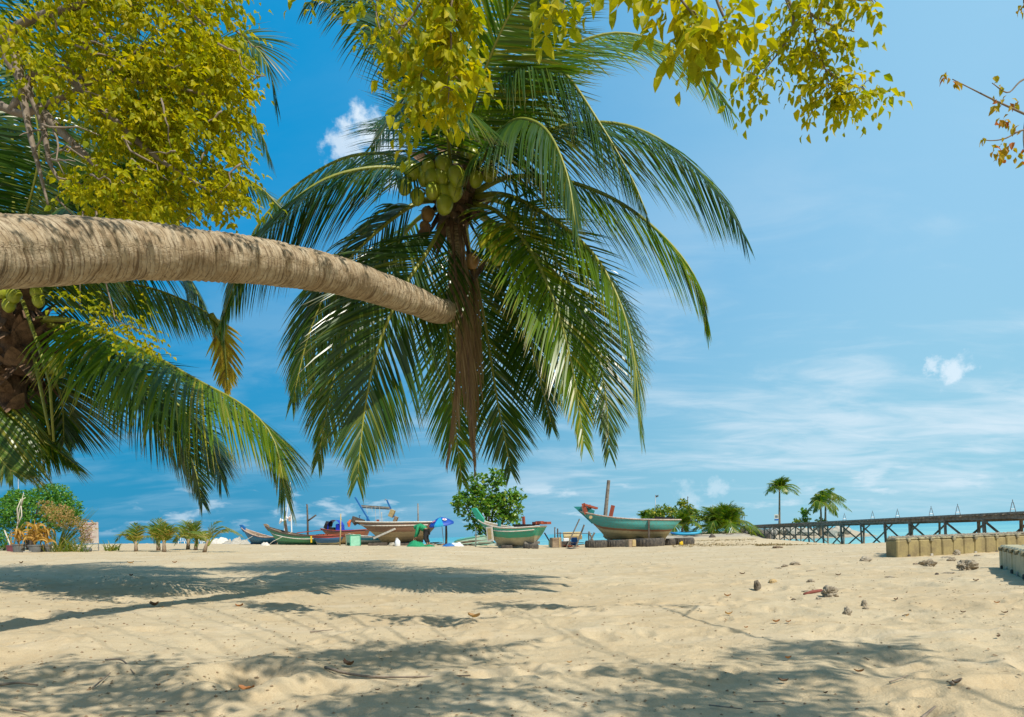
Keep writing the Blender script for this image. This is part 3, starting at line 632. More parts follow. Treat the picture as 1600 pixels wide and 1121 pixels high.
# ---- the palm at the left edge
LB = Vector((-9.6, 10.6, gz(-9.6, 10.6)))
LP = thing('coconut_palm', 'ragged brown coconut palm at the left edge, partly behind the yellow leaf mass', 'palm tree', LB)
palm_trunk([LB - Vector((0, 0, .15)), LB + Vector((.25, -.1, 1.0)), P(-60, 720, 10.2), P(-22, 650, 10.05), P(5, 580, 10.0), P(28, 500, 10.0)], [.26, .2, .18, .17, .17, .16], 'trunk', M_TRUNKD, LP, 260, 32)
fibre_mass(LP, P(30, 520, 9.95), 0.62, 110, 9)
fibre_mass(LP, P(12, 600, 9.95), 0.46, 60, 12)
E0 = 10.0
leftf = [
 ([(60, 500, 9.8), (105, 500, 9.5), (171, 522, 9.1), (240, 556, 8.7), (308, 594, 8.4), (385, 637, 8.2), (428, 688, 8.1), (446, 774, 8.0)], dict(droop=0.8, Lmax=1.4, n=125, side=(.25, 1, .1)), 'g'),
 ([(60, 505, 9.9), (110, 515, 9.9), (170, 545, 9.8), (230, 590, 9.7), (285, 640, 9.6), (330, 700, 9.6), (345, 745, 9.6)], dict(droop=0.9, Lmax=1.2, n=105, side=(.3, 1, .1)), 'd'),
 ([(50, 480, E0), (90, 445, 10.2), (170, 440, 10.4), (250, 455, 10.5), (325, 490, 10.5), (348, 525, 10.5)], dict(droop=1.0, Lmax=0.95, n=95, side=(0, .9, .4)), 'g'),
 ([(330, 492, 10.5), (345, 515, 10.5), (352, 560, 10.5), (355, 612, 10.5)], dict(droop=0.3, Lmax=0.42, n=30, wid=.045, side=(1, .3, 0), bare=.05, ang=(45, 60)), 'Y'),
 ([(58, 520, E0), (120, 540, 10.6), (200, 580, 11.0), (260, 650, 11.1), (300, 720, 11.0), (316, 785, 10.9)], dict(droop=0.3, Lmax=0.95, n=100, side=(1, -.5, 0)), 'd'),
 ([(40, 540, 9.9), (70, 570, 10.4), (95, 620, 10.7), (100, 690, 10.7)], dict(droop=0.3, Lmax=0.9, n=80, side=(1, .3, 0)), 'd'),
 ([(20, 560, E0), (30, 620, 10.3), (60, 680, 10.4), (90, 705, 10.4), (118, 727, 10.4)], dict(droop=0.6, Lmax=0.8, n=80, side=(.2, 1, 0)), 'g'),
 ([(0, 560, E0), (-20, 640, 9.7), (-10, 700, 9.6), (20, 740, 9.5)], dict(droop=0.5, Lmax=0.9, n=80, side=(1, .4, 0)), 'g'),
 ([(40, 470, E0), (110, 320, 9.9), (200, 190, 9.7), (300, 90, 9.6), (370, 60, 9.5), (415, 95, 9.4), (432, 160, 9.4)], dict(droop=0.9, Lmax=1.15, n=110, side=(-.4, .5, .8)), 'd'),
 ([(55, 480, E0), (130, 370, 9.7), (230, 290, 9.5), (320, 265, 9.4), (395, 285, 9.3), (447, 335, 9.3)], dict(droop=0.9, Lmax=1.1, n=110, side=(-.2, .8, .6)), 'd'),
 ([(45, 470, E0), (120, 300, 9.2), (210, 190, 8.9), (310, 150, 8.8), (390, 180, 8.7), (420, 240, 8.7)], dict(droop=1.3, Lmax=1.1, n=105, side=(0, 1, .3)), 'd'),
 ([(36, 470, E0), (60, 300, 10.0), (90, 150, 10.0), (140, 0, 9.9), (210, -110, 9.8)], dict(droop=1.1, Lmax=1.3, n=100, side=(.7, .7, 0)), 'd'),
 ([(28, 470, E0), (20, 300, 9.8), (15, 140, 9.7), (-20, -10, 9.6), (-90, -110, 9.5)], dict(droop=1.3, Lmax=1.3, n=100, side=(.8, .6, 0)), 'd'),
 ([(44, 470, E0), (100, 330, 10.6), (150, 190, 11), (230, 60, 11.1), (330, 0, 11.1)], dict(droop=.9, Lmax=1.2, n=100, side=(.4, .6, .5)), 'd'),
 ([(15, 480, E0), (-30, 360, 9.8), (-100, 260, 9.6), (-190, 250, 9.5), (-260, 330, 9.4)], dict(droop=1.2, Lmax=1.1, n=90, side=(.1, 1, .2)), 'd'),
 ([(10, 500, E0), (-60, 450, 10), (-150, 470, 10), (-220, 560, 10)], dict(droop=1.2, Lmax=1.1, n=90, side=(.1, 1, .2)), 'g'),
 ([(40, 480, E0), (60, 390, 9.0), (90, 330, 8.0), (120, 340, 7.3), (135, 400, 7.0)], dict(droop=1.5, Lmax=1.0, n=80, side=(1, .3, 0)), 'd'),
 ([(50, 480, E0), (110, 400, 10.4), (190, 370, 11), (270, 400, 11.4), (320, 480, 11.6)], dict(droop=1.2, Lmax=1.1, n=95, side=(.3, 1, 0)), 'd'),
 ([(20, 490, E0), (30, 380, 9.4), (60, 250, 9.0), (50, 160, 8.8), (20, 110, 8.7)], dict(droop=1.8, Lmax=1.2, n=90, side=(1, .5, 0)), 'd'),
]
add_fronds(LP, leftf, 100)
for i, (x_, y_, r_) in enumerate([(22, 462, 11), (14, 477, 10), (57, 456, 9), (60, 470, 9), (2, 455, 10), (88, 565, 11), (94, 580, 10), (82, 574, 9)]):
    coconut(LP, P(x_, y_, 9.35), r_ / F * 9.3, seed=80 + i)
# dry hanging inflorescence strands
for i, w_ in enumerate([[(35, 470, 9.6), (60, 540, 9.3), (78, 600, 9.2), (84, 690, 9.2)], [(52, 550, 9.7), (62, 600, 9.5), (72, 650, 9.5), (78, 680, 9.5)]]):
    MB().tube([P(*q) for q in w_], [.028, .025, .02, .015], 7).build('fruit_stalk', M_RACH, LP, smooth=True)

# ================================================================= broadleaf foliage
def pinnate(mb, base, d, ln, n, ls, g, wr=0.5):
    """twig direction d with n leaflets (folded, curled) hanging off it; base Vector"""
    d = d.normalized(); s_ = d.cross(Vector((0, 0, 1)));
    if s_.length < .1: s_ = Vector((1, 0, 0))
    s_.normalize(); p = base.copy(); st = ln / max(n // 2, 1)
    for i in range(n):
        sg = 1 if i % 2 else -1
        if i % 2 == 0: p = p + d * st; d = (d + Vector((0, 0, -.10))).normalized()
        last = i == n - 1
        a = (d * (1.0 if last else .45) + s_ * (0 if last else sg) * .9 + Vector((g.gauss(0, .25), g.gauss(0, .25), -.35 + g.gauss(0, .25)))).normalized()
        leaf(mb, p, a, ls * g.uniform(.7, 1.15), g, wr)
def leaf(mb, p, a, L1, g, wr=0.5, curl=0.25):
    nn = Vector((g.gauss(0, .6), g.gauss(0, .6), 1.0)); w_ = a.cross(nn)
    if w_.length < .05: w_ = a.orthogonal()
    w_.normalize(); n2 = w_.cross(a).normalized(); hw = L1 * wr * .5
    q1 = p + a * L1 * .38 + n2 * L1 * .03; q2 = p + a * L1 - n2 * L1 * curl
    e1 = n2 * hw * .45
    q15 = p + a * L1 * .72 - n2 * L1 * curl * .35
    V = [p, q1 - w_ * hw + e1, q1, q1 + w_ * hw + e1, q15 - w_ * hw * .72 + e1 * .6, q15, q15 + w_ * hw * .72 + e1 * .6, q2]
    mb.add(V, [(0, 2, 1), (0, 3, 2), (1, 2, 5, 4), (2, 3, 6, 5), (4, 5, 7), (5, 6, 7)])
def wander(a, b, n, amp, g):
    a = Vector(a); b = Vector(b); pts = []
    for i in range(n + 1):
        t = i / n; e = math.sin(math.pi * t) ** .5 * amp * (b - a).length
        pts.append(a.lerp(b, t) + Vector((g.gauss(0, e), g.gauss(0, e), g.gauss(0, e))))
    return pts

# ---- big yellow-green leaf mass, upper left (a tree standing left of the frame)
g = random.Random(21)
YB = Vector((-7.2, 6.6, gz(-7.2, 6.6)))
YT = thing('broadleaf_tree', 'broadleaf tree with a dense yellow-green leaf mass filling the upper left corner', 'tree', YB)
fork = P(-60, 120, 6.4)
MB().tube(spline([YB - Vector((0, 0, .2)), YB + Vector((.1, 0, 1.5)), YB + Vector((.4, -.1, 3.2)), fork], 20), [.26 - .008 * i for i in range(20)], 12).build('trunk', M_TWIG, YT, smooth=True)
limbs = [[fork, P(20, 175, 6.3), P(70, 165, 6.2), P(160, 120, 6.1), P(240, 60, 6.0)], [P(20, 175, 6.3), P(60, 110, 6.3), P(110, 120, 6.2), P(230, 130, 6.0), P(330, 150, 5.9)],
         [fork, P(30, 40, 6.2), P(120, 10, 6.0), P(240, -20, 5.9), P(320, 40, 5.8)], [P(110, 120, 6.2), P(180, 190, 6.0), P(250, 250, 5.9), P(330, 300, 5.8)], [P(60, 170, 6.2), P(120, 230, 6.1), P(180, 290, 6.0), P(200, 330, 6.0)],
         [fork, P(-40, -80, 6.0), P(80, -160, 5.8), P(220, -200, 5.6)], [P(20, 60, 6.2), P(45, 200, 6.1), P(60, 260, 6.1), P(75, 320, 6.1)], [P(5, 80, 6.2), P(60, 175, 6.15), P(80, 260, 6.1), P(110, 300, 6.1)]]
bb = MB()
for l_ in limbs:
    bb.tube(spline(l_, 24), [.05 * (1 - .8 * i / 23) for i in range(24)], 7)
for i in range(60):
    a = P(g.uniform(60, 380), g.uniform(20, 320), g.uniform(5.6, 6.3)); b_ = a + Vector((g.uniform(-.3, .5), g.uniform(-.2, .2), g.uniform(-.5, .1)))
    bb.tube(wander(a, b_, 5, .05, g), [.010, .009, .008, .006, .005, .003], 5)
bb.build('branch', M_TWIG, YT, smooth=True)
mb = MB()
blobs = [(225, 50, 185, 100, 600), (310, 150, 100, 120, 560), (190, 140, 100, 80, 330), (235, 270, 110, 75, 440), (345, 270, 60, 55, 180), (360, 90, 48, 50, 120), (70, 40, 80, 55, 130), (150, 0, 110, 50, 160), (385, 308, 26, 18, 34), (120, 295, 22, 12, 14), (200, 320, 60, 24, 80), (60, 110, 40, 30, 30), (300, -60, 140, 60, 200), (150, -140, 200, 80, 260)]
for (cx, cy, rx, ry, n_) in blobs:
    for i in range(int(n_ * .90)):
        a = g.uniform(0, 2 * math.pi); r_ = math.sqrt(g.random()); x_ = cx + rx * r_ * math.cos(a); y_ = cy + ry * r_ * math.sin(a)
        if vn(np.array([x_ * .022]), np.array([y_ * .022]), 77)[0] < -.20: continue
        pinnate(mb, P(x_ * .93, y_, 5.5 + .9 * g.random() + .3 * r_), Vector((g.gauss(.3, .7), g.gauss(0, .5), g.gauss(-.25, .45))), g.uniform(.12, .24), g.choice((5, 7, 9)), g.uniform(.045, .088), g, .62)
for (x_, y_) in ((180, 505), (195, 525), (215, 515), (225, 525), (120, 470), (140, 480), (175, 515), (205, 500), (235, 520), (130, 490)):   # low sprays showing under the leaning trunk
    for i in range(5): pinnate(mb, P(x_ + g.uniform(-14, 14), y_ + g.uniform(-9, 9), 6.0), Vector((g.gauss(0, .7), 0, g.gauss(-.1, .3))), .18, 7, .055, g, .55)
bs = MB(); bs.tube([P(150, 330, 6.0), P(160, 420, 6.0), P(180, 500, 6.0), P(225, 522, 6.0)], [.01, .008, .006, .003], 5); bs.tube([P(130, 330, 6.1), P(125, 420, 6.1), P(125, 478, 6.1)], [.01, .007, .004], 5)
bs.build('branch', M_TWIG, YT, smooth=True)
mb.build('crown', M_LEAFY, YT, smooth=False)

# ---- the overhanging tree whose sprays come in from the top and whose crown shades the sand
OT_B = Vector((5.8, -4.6, gz(5.8, -4.6)))
OT = thing('broadleaf_tree', 'overhanging broadleaf tree whose yellow-green sprays hang in from the top edge over centre and right', 'tree', OT_B)
hub = OT_B + Vector((-.3, .5, 5.8))
MB().tube(spline([OT_B - Vector((0, 0, .2)), OT_B + Vector((.1, .1, 2)), OT_B + Vector((-.1, .3, 4.2)), hub], 16), [.24 - .007 * i for i in range(16)], 12).build('trunk', M_TWIG, OT, smooth=True)
ob = MB(); of = MB(); orr = MB()
def spray(path, n, ls, spread, d_rand=.2, droop=-.5, r0=.012, mbx=None, ln=(.14, .24), nl=(5, 7, 7), wr=.55):
    spread *= .72; ls *= 1.12; n = int(n * 1.1)
    pts = spline([P(*q) for q in path], 30); ob.tube(pts, [r0 * (1 - .75 * i / 29) for i in range(30)], 6)
    for i in range(n):
        t = g.random() ** .8; q = Vector(pts[int(t * 29)])
        o_ = Vector((g.gauss(0, spread), g.gauss(0, spread * .6), g.gauss(-spread * .2, spread * .7)))
        if i % 3 == 0: ob.tube([q, q + o_ * .5 + Vector((0, 0, .02)), q + o_], [.0045, .0035, .002], 4)
        pinnate(mbx or of, q + o_, Vector((g.gauss(0, .6), g.gauss(0, .5), droop + g.gauss(0, .3))), g.uniform(*ln), g.choice(nl), ls * g.uniform(.8, 1.15), g, wr)
# centre cluster
spray([(700, -60, 4.6), (690, 20, 4.6), (672, 80, 4.6), (650, 140, 4.6), (640, 185, 4.6)], 50, .09, .075)
spray([(710, -60, 4.4), (705, 30, 4.4), (705, 90, 4.4), (703, 130, 4.4), (700, 160, 4.4)], 58, .09, .062)
spray([(690, -50, 4.5), (660, 0, 4.5), (630, 40, 4.5), (608, 25, 4.5)], 11, .07, .09)
spray([(610, -50, 4.7), (588, 10, 4.7), (596, 55, 4.7)], 12, .07, .06)
spray([(640, 30, 4.6), (615, 60, 4.6), (600, 75, 4.6)], 12, .07, .06)
spray([(480, -60, 4.6), (482, -30, 4.6), (485, -10, 4.6)], 5, .07, .03)
spray([(760, -80, 4.3), (745, -30, 4.3), (733, 0, 4.3)], 6, .08, .04)
# top right of centre
spray([(880, -90, 3.9), (885, -20, 3.9), (878, 20, 3.9)], 9, .095, .05)
spray([(940, -60, 3.9), (945, -20, 3.9), (950, -14, 3.9)], 2, .08, .03)
spray([(1010, -90, 3.7), (1050, -20, 3.7), (1090, 30, 3.7), (1125, 60, 3.7)], 36, .10, .075)
spray([(1110, -70, 3.8), (1120, 0, 3.8), (1150, 60, 3.8), (1175, 85, 3.8)], 8, .05, .035)
# right spray
spray([(1255, -80, 4.5), (1262, 0, 4.5), (1275, 60, 4.5), (1290, 110, 4.5), (1296, 140, 4.5)], 62, .062, .082)
spray([(1225, -20, 4.5), (1240, 30, 4.5), (1225, 70, 4.5), (1195, 110, 4.5), (1182, 130, 4.5)], 42, .06, .07)
spray([(1290, 110, 4.5), (1320, 130, 4.5), (1350, 140, 4.5), (1355, 150, 4.5)], 30, .06, .045)
spray([(1262, 20, 4.5), (1300, 40, 4.5), (1335, 50, 4.5)], 12, .045, .05)
spray([(1300, -60, 4.3), (1320, -20, 4.3), (1340, 0, 4.3), (1365, 0, 4.3)], 18, .07, .055)
spray([(1215, -40, 4.5), (1232, 10, 4.5), (1245, 40, 4.5)], 2, .05, .03)
# right edge, half-bare reddish twigs
def twigs(path, leaves, r0=.009):
    pts = spline([P(*q) for q in path], 20); ob.tube(pts, [r0 * (1 - .7 * i / 19) for i in range(20)], 5)
    for (x_, y_, n_, sp) in leaves:
        for i in range(n_):
            q = P(x_ + g.gauss(0, sp * .75), y_ + g.gauss(0, sp * .75), path[0][2]); a = Vector((g.gauss(0, .5), g.gauss(0, .4), -.8)).normalized()
            leaf(orr, q, a, .055 * g.uniform(.7, 1.2), g, .5)
        orr.build('reddish_spray', M_LEAFR, OT); orr.__init__()
orr = MB(); twigs([(1640, 195, 4.4), (1600, 178, 4.4), (1550, 155, 4.4), (1520, 140, 4.4), (1488, 124, 4.4)], [(1480, 118, 7, 5), (1490, 130, 6, 5), (1565, 155, 6, 8), (1580, 165, 6, 7), (1555, 165, 3, 5)])
twigs([(1650, 200, 4.4), (1600, 203, 4.4), (1570, 217, 4.4), (1545, 220, 4.4), (1535, 217, 4.4)], [(1538, 218, 3, 4), (1555, 235, 8, 8), (1572, 228, 6, 7), (1590, 235, 8, 8), (1598, 250, 5, 6), (1565, 243, 5, 6)])
twigs([(1640, 110, 4.4), (1598, 125, 4.4), (1575, 145, 4.4), (1550, 130, 4.4)], [(1550, 118, 1, 2), (1560, 122, 2, 4), (1563, 133, 2, 4), (1575, 192, 8, 7), (1565, 185, 5, 6), (1590, 200, 6, 6)])
twigs([(1660, 90, 4.4), (1625, 110, 4.4), (1600, 200, 4.4), (1604, 260, 4.4)], [(1600, 5, 7, 6), (1597, 15, 5, 4)])
ob.tube([hub, P(1700, 60, 3.6), P(1650, 150, 4.2), P(1640, 200, 4.4)], [.013, .012, .011, .009], 6)
ob.tube([P(1700, 60, 3.6), P(1660, 0, 4.0), P(1600, -20, 4.3), P(1600, 5, 4.4)], [.011, .01, .008, .005], 6)
for tgt in ((705, -60, 4.5), (610, -50, 4.7), (885, -90, 3.9), (1050, -90, 3.7), (1255, -80, 4.5), (1310, -70, 4.3), (480, -60, 4.6)):
    e = P(*tgt); mid_ = hub.lerp(e, .5) + Vector((0, 0, .9)); ob.tube(spline([hub, mid_, e], 16), [.011 - .0004 * i for i in range(16)], 6)
# crown clumps above the frame: placed where the patches of shade on the sand need them
def shade(px, py, z, n, rx, ry):
    q = G(px, py); k = (z - q.z) / SUN.z; c_ = q + SUN * k
    c_.z = z
    for i in range(n):
        a = g.uniform(0, 6.283); r_ = math.sqrt(g.random())
        q2 = c_ + Vector((rx * r_ * math.cos(a), ry * r_ * math.sin(a), g.gauss(0, .12)))
        pinnate(of, q2, Vector((g.gauss(0, 1), g.gauss(0, 1), g.gauss(-.1, .3))), g.uniform(.18, .28), 7, .085, g, .6)
    ob.tube(spline([hub, hub.lerp(c_, .55) + Vector((g.uniform(-.2, .2), 0, .35)), c_], 14), [.008 - .0003 * i for i in range(14)], 5)
    for i in range(4):
        e = c_ + Vector((rx * g.uniform(-.9, .9), ry * g.uniform(-.9, .9), g.uniform(-.1, .1))); ob.tube(wander(hub.lerp(c_, .9), e, 4, .06, g), [.014, .012, .009, .006, .004], 5)
SH = [(a_, b_, c_, int(d_ * 1.7), e_, f_) for (a_, b_, c_, d_, e_, f_) in [(600, 1022, 4.9, 52, .62, .28), (500, 1035, 4.7, 30, .45, .2), (700, 1010, 5.0, 26, .5, .14), (60, 1070, 4.4, 46, .55, .34), (190, 1048, 4.6, 26, .6, .14), (230, 1090, 4.3, 22, .35, .14),
      (660, 1085, 4.4, 34, .42, .22), (560, 1105, 4.3, 20, .3, .12), (1270, 1022, 5.0, 30, .5, .16), (1150, 1055, 4.7, 40, .5, .16), (985, 1048, 4.8, 8, .2, .05), (1060, 1095, 4.5, 40, .5, .2), (1200, 1108, 4.4, 24, .4, .14), (1330, 1015, 5.0, 10, .3, .06)]]
for a in SH: shade(*a)
for (x_, y_, d_, n_) in ((60, 380, 4.1, 10), (150, 372, 4.5, 20), (260, 378, 5.0, 20), (345, 388, 5.4, 16), (470, 405, 6.1, 18), (560, 430, 6.9, 10)):   # foliage that dapples the leaning trunk
    c_ = P(x_, y_, d_) + SUN * 2.6
    for i in range(n_): pinnate(of, c_ + Vector((g.gauss(0, .22), g.gauss(0, .22), g.gauss(0, .1))), Vector((g.gauss(0, 1), g.gauss(0, 1), g.gauss(-.1, .3))), .2, 7, .075, g, .6)
    ob.tube(spline([hub, hub.lerp(c_, .5) + Vector((0, 0, .5)), c_], 12), [.008 - .0004 * i for i in range(12)], 5)
ob.build('branch', M_TWIG, OT, smooth=True); of.build('crown', M_LEAFY, OT)
# ================================================================= hulls
def hull(root, Ln, B, D, bow=0.7, stern=0.1, rake=0.9, srake=0.35, trans=0.55, mat=None, gmat=None, imat=None, keel=0.06, rocker=0.35, gun=0.05, bowpow=2.2, nst=34, ns=14, thw=None, flare=0.75):
    """open wooden hull, bow towards -x, local z=0 at the keel; parts under root. returns sheer(t, side) -> local point"""
    def zs(t): return D + bow * max(0, 1 - t / 0.75) ** bowpow + stern * t ** 2.5
    def zk(t): return rocker * max(0, (0.22 - t) / 0.22) ** 2 * 0.9 + 0.10 * max(0, (t - .8) / .2) ** 2
    def hb(t): return B / 2 * (math.sin(min(t * 1.75, 1) * math.pi / 2) ** 0.75) * (1 - (1 - trans) * max(0, (t - .5) / .5) ** 2)
    def xk(t): return -Ln / 2 + rake * (1 - t) ** 3 + t * Ln - srake * t ** 6
    def xs(t): return -Ln / 2 + t * Ln
    def pt(t, s, sd, inset=0.0):
        b = max(hb(t) - inset, 0.0) * (math.sin(min(s * 1.25, 1) * math.pi / 2) ** flare) * (0.86 + 0.14 * s) + .02 * (s > 0)
        f = s ** 1.1
        return Vector((xk(t) + (xs(t) - xk(t)) * f, sd * b, zk(t) + inset * .8 + (zs(t) - zk(t) - inset * .8) * s))
    mb = MB()
    for sd in (-1, 1):
        V = []; U = []
        for i in range(nst + 1):
            for j in range(ns + 1):
                t = i / nst; s = j / ns; V.append(pt(t, s, sd)); U.append((t * Ln, s))
        F_ = [(i * (ns + 1) + j, (i + 1) * (ns + 1) + j, (i + 1) * (ns + 1) + j + 1, i * (ns + 1) + j + 1) for i in range(nst) for j in range(ns)]
        if sd > 0: F_ = [q[::-1] for q in F_]
        mb.add(V, F_, U)
    # transom
    V = [pt(1, j / ns, sd) for sd in (-1, 1) for j in range(ns + 1)]; U = [(Ln, j / ns) for sd in (-1, 1) for j in range(ns + 1)]
    mb.add(V, [(j, ns + 1 + j, ns + 2 + j, j + 1) for j in range(ns)], U)
    mb.tube([Vector((xk(t), 0, zk(t) - .02)) for t in np.linspace(0, 1, 16)], keel, 6)
    h = mb.build('hull', mat, root, local=True)
    im = MB()
    for sd in (-1, 1):
        V = [pt(i / nst, 0.12 + 0.86 * j / 6, sd, 0.045) for i in range(nst + 1) for j in range(7)]
        F_ = [(i * 7 + j, (i + 1) * 7 + j, (i + 1) * 7 + j + 1, i * 7 + j + 1) for i in range(nst) for j in range(6)]
        im.add(V, F_)
    V = []
    for i in range(nst + 1):
        for sd in (-1, 1): V.append(pt(i / nst, 0.3, sd, .045))
    im.add(V, [(2 * i, 2 * i + 1, 2 * i + 3, 2 * i + 2) for i in range(nst)])
    for t in (thw or (0.3, 0.5, 0.7, .85)):
        a = pt(t, .86, -1, .04); b = pt(t, .86, 1, .04); im.bar(a, b, .2, .04)
    im.build('inner_planking', imat or M_WOOD, root, local=True)
    gb = MB()
    for sd in (-1, 1):
        gb.tube([pt(t, 1, sd) + Vector((0, sd * .015, .02)) for t in np.linspace(0, 1, 40)], gun * .6, 5)
    gb.tube([pt(1, 1, -1) + Vector((0, 0, .02)), pt(1, 1, 1) + Vector((0, 0, .02))], gun * .6, 5)
    gb.build('gunwale', gmat, root, local=True)
    return pt, xk, xs, zs, zk
def rubrail(root, pt, s, a, b, r, mat, s1=None):
    gb = MB()
    for sd in (-1, 1):
        gb.tube([pt(t, s + ((s1 if s1 is not None else s) - s) * (t - a) / (b - a), sd) + Vector((0, sd * .012, 0)) for t in np.linspace(a, b, 26)], r, 5)
    gb.build('rub_rail', mat, root, local=True)
def stemhead(root, pt, Lx, w_, mat, thick=.10, s0=.55, lean=0.0, name='stem_post'):
    a = pt(0, s0, 0); b = pt(0, 1, 0); dv = (b - a).normalized(); dv = Vector((dv.x - lean, 0, dv.z)).normalized()
    fr_ = [pt(0, s, 0) + Vector((-.03, 0, -.02)) for s in np.linspace(s0, 1, 6)]; tip = b + dv * Lx
    back = [tip + Vector((w_, 0, .01)), b + Vector((w_ * 1.25, 0, .06)), b + Vector((w_ * 1.1, 0, -.25)), a + Vector((.10, 0, 0))]
    prof = fr_ + [tip] + back; n = len(prof); V = [p + Vector((0, s * thick / 2, 0)) for s in (-1, 1) for p in prof]
    MB().add(V, [tuple(range(n)), tuple(range(2 * n - 1, n - 1, -1))] + [(i, n + i, n + (i + 1) % n, (i + 1) % n) for i in range(n)]).build(name, mat, root, local=True)
def stempost(root, p0, p1, w_, mat, thick=.09, name='stem_post'):
    MB().bar(p0, p1, thick, w_, up=(1, 0, 0)).build(name, mat, root, local=True)
M_WOOD = solid('weathered_wood', (0.33, 0.25, 0.17), 0.85, 0.7, 5, (0.16, 0.11, 0.07), 0.5, sc3=(.3, 1, 1))
M_WOODG = solid('grey_wood', (0.27, 0.24, 0.20), 0.88, 0.8, 7, (0.12, 0.10, 0.08), 0.6)
M_WOODD = solid('dark_wood', (0.12, 0.095, 0.075), 0.88, 0.8, 6, (0.055, 0.045, 0.035), 0.6)
M_WHITE = solid('chipped_white_paint', (0.70, 0.66, 0.58), 0.55, 0.45, 9, (0.40, 0.32, 0.24))
M_PINKW = solid('peeling_pinkish_white_paint', (0.62, 0.48, 0.40), 0.6, 0.7, 9, (0.30, 0.20, 0.14))
M_RED = solid('red_brown_paint', (0.36, 0.08, 0.04), 0.6, 0.5, 8)
M_ORANGE = solid('faded_orange', (0.70, 0.17, 0.05), 0.6, 0.4, 8)
M_TEAL = solid('teal_paint', (0.02, 0.26, 0.25), 0.5, 0.4, 7)
M_GREEN = solid('green_paint', (0.03, 0.36, 0.22), 0.5, 0.4, 6)
M_GRNET = solid('green_netting', (0.01, 0.30, 0.13), 0.8, 0.6, 14, (0.005, 0.14, 0.06), 0.9)
M_BLUE = solid('blue_paint', (0.015, 0.14, 0.42), 0.5, 0.3, 7)
M_TARP = solid('blue_tarpaulin', (0.01, 0.035, 0.48), 0.45, 0.4, 5, (0.005, 0.015, 0.22))
M_TYRE = solid('tyre_rubber', (0.045, 0.042, 0.04), 0.85, 0.8, 8, (0.13, 0.11, 0.085), 0.8)
M_PLAS = solid('white_plastic', (0.78, 0.79, 0.80), 0.35, 0.15, 6)
M_YEL = solid('yellow_plastic', (0.75, 0.50, 0.02), 0.4, 0.3, 6)
M_GREYM = solid('galvanised_metal', (0.35, 0.36, 0.37), 0.45, 0.4, 9, metal=0.6)
M_CONC = solid('concrete', (0.45, 0.42, 0.36), 0.9, 0.5, 7)
M_MINT = solid('mint_green_board', (0.28, 0.60, 0.42), 0.55, 0.4, 6)
M_DGREEN = solid('dark_green_board', (0.06, 0.16, 0.11), 0.6, 0.5, 6)
M_TAN = solid('tan_foam', (0.50, 0.38, 0.18), 0.75, 0.5, 7)
M_BLACK = solid('black_cloth', (0.02, 0.02, 0.022), 0.85, 0.5, 9)
M_ROPE = solid('pale_rope', (0.60, 0.55, 0.45), 0.8, 0.3, 20)
M_SKIN = solid('skin', (0.30, 0.16, 0.09), 0.55, 0.15, 12)
M_POT = solid('grey_plastic_pot', (0.16, 0.17, 0.17), 0.6, 0.5, 8)
M_POTR = solid('maroon_plastic_pot', (0.20, 0.06, 0.08), 0.55, 0.4, 8)

def boat(name, label, px, d, rz, zlift=0.0, tilt=0.0, group=None, py=None, zabs=None):
    p = P(px, 840, d); z = zabs if zabs is not None else gz(p.x, p.y) + zlift
    return thing(name, label, 'boat', (p.x, p.y, z), group=group, rot=(tilt, 0, R(rz)))
def on(px, d, dz=0.0):
    p = P(px, 840, d); return Vector((p.x, p.y, float(ground(np.array([p.x]), np.array([p.y]), True)[0]) + dz))

# ---- turquoise boat on tyres
b = boat('wooden_boat', 'weathered turquoise and cream wooden boat with a tall bare mast, propped on big tyres', 983, 34.5, -13, 0.34)
b.rotation_euler = (0, R(2.6), R(-13)); b.matrix_basis = Matrix.LocRotScale(b.location, b.rotation_euler.copy(), None)
mt = hullmat('turquoise_hull', [(0, (0.34, 0.31, 0.17)), (0.30, (0.46, 0.40, 0.24)), (0.43, (0.26, 0.12, 0.06)), (0.53, (0.07, 0.37, 0.34)), (0.8, (0.09, 0.41, 0.38)), (0.97, (0.55, 0.45, 0.36))], dirtamt=.75)
pt, xk, xs, zs, zk = hull(b, 5.15, 1.75, 1.02, .42, .02, 1.25, .75, .55, mt, M_PINKW, rocker=.25)
stemhead(b, pt, .42, .62, M_TEAL, .14, .5, .15)
stempost(b, (-2.35, 0, 1.42), (-2.42, 0, 1.72), .12, M_PINKW, .5, 'bow_cleat')
MB().bar((-2.20, -.25, 1.3), (-2.38, -.25, 1.86), .10, .18).bar((-2.0, .25, 1.3), (-2.15, .25, 1.80), .10, .18).bar((-2.36, -.25, 1.80), (-1.72, .2, 1.62), .26, .1).build('bow_bitts', M_RED, b, local=True)
MB().tube([(-1.30, 0, .4), (-1.22, 0, 1.6), (-1.10, 0, 3.08)], [.11, .10, .085], 10).build('mast', M_WOODG, b, local=True)
MB().bar((-1.0, .1, 1.1), (-.86, .1, 1.78), .13, .2).build('mast_step', M_RED, b, local=True)
MB().bar((1.02, -.88, .12), (1.0, -.885, 1.02), .07, .09).build('rudder_bracket', M_WOODD, b, local=True)
dk = MB(); g = random.Random(3)
for i in range(10): dk.box((1.7 + g.uniform(-.5, .5), g.uniform(-.3, .3), 1.02 + g.uniform(0, .12)), (.35, .22, .14), Matrix.Rotation(g.uniform(-.5, .5), 3, 'Z'))
dk.build('folded_net', M_BLACK, b, local=True)
dk = MB()
for i in range(8): dk.box((.9 + g.uniform(-.3, .3), g.uniform(-.3, .3), 1.0 + g.uniform(0, .06)), (.3, .2, .1), Matrix.Rotation(g.uniform(-.5, .5), 3, 'Z'))
dk.build('blue_sheet', M_BLUE, b, local=True)
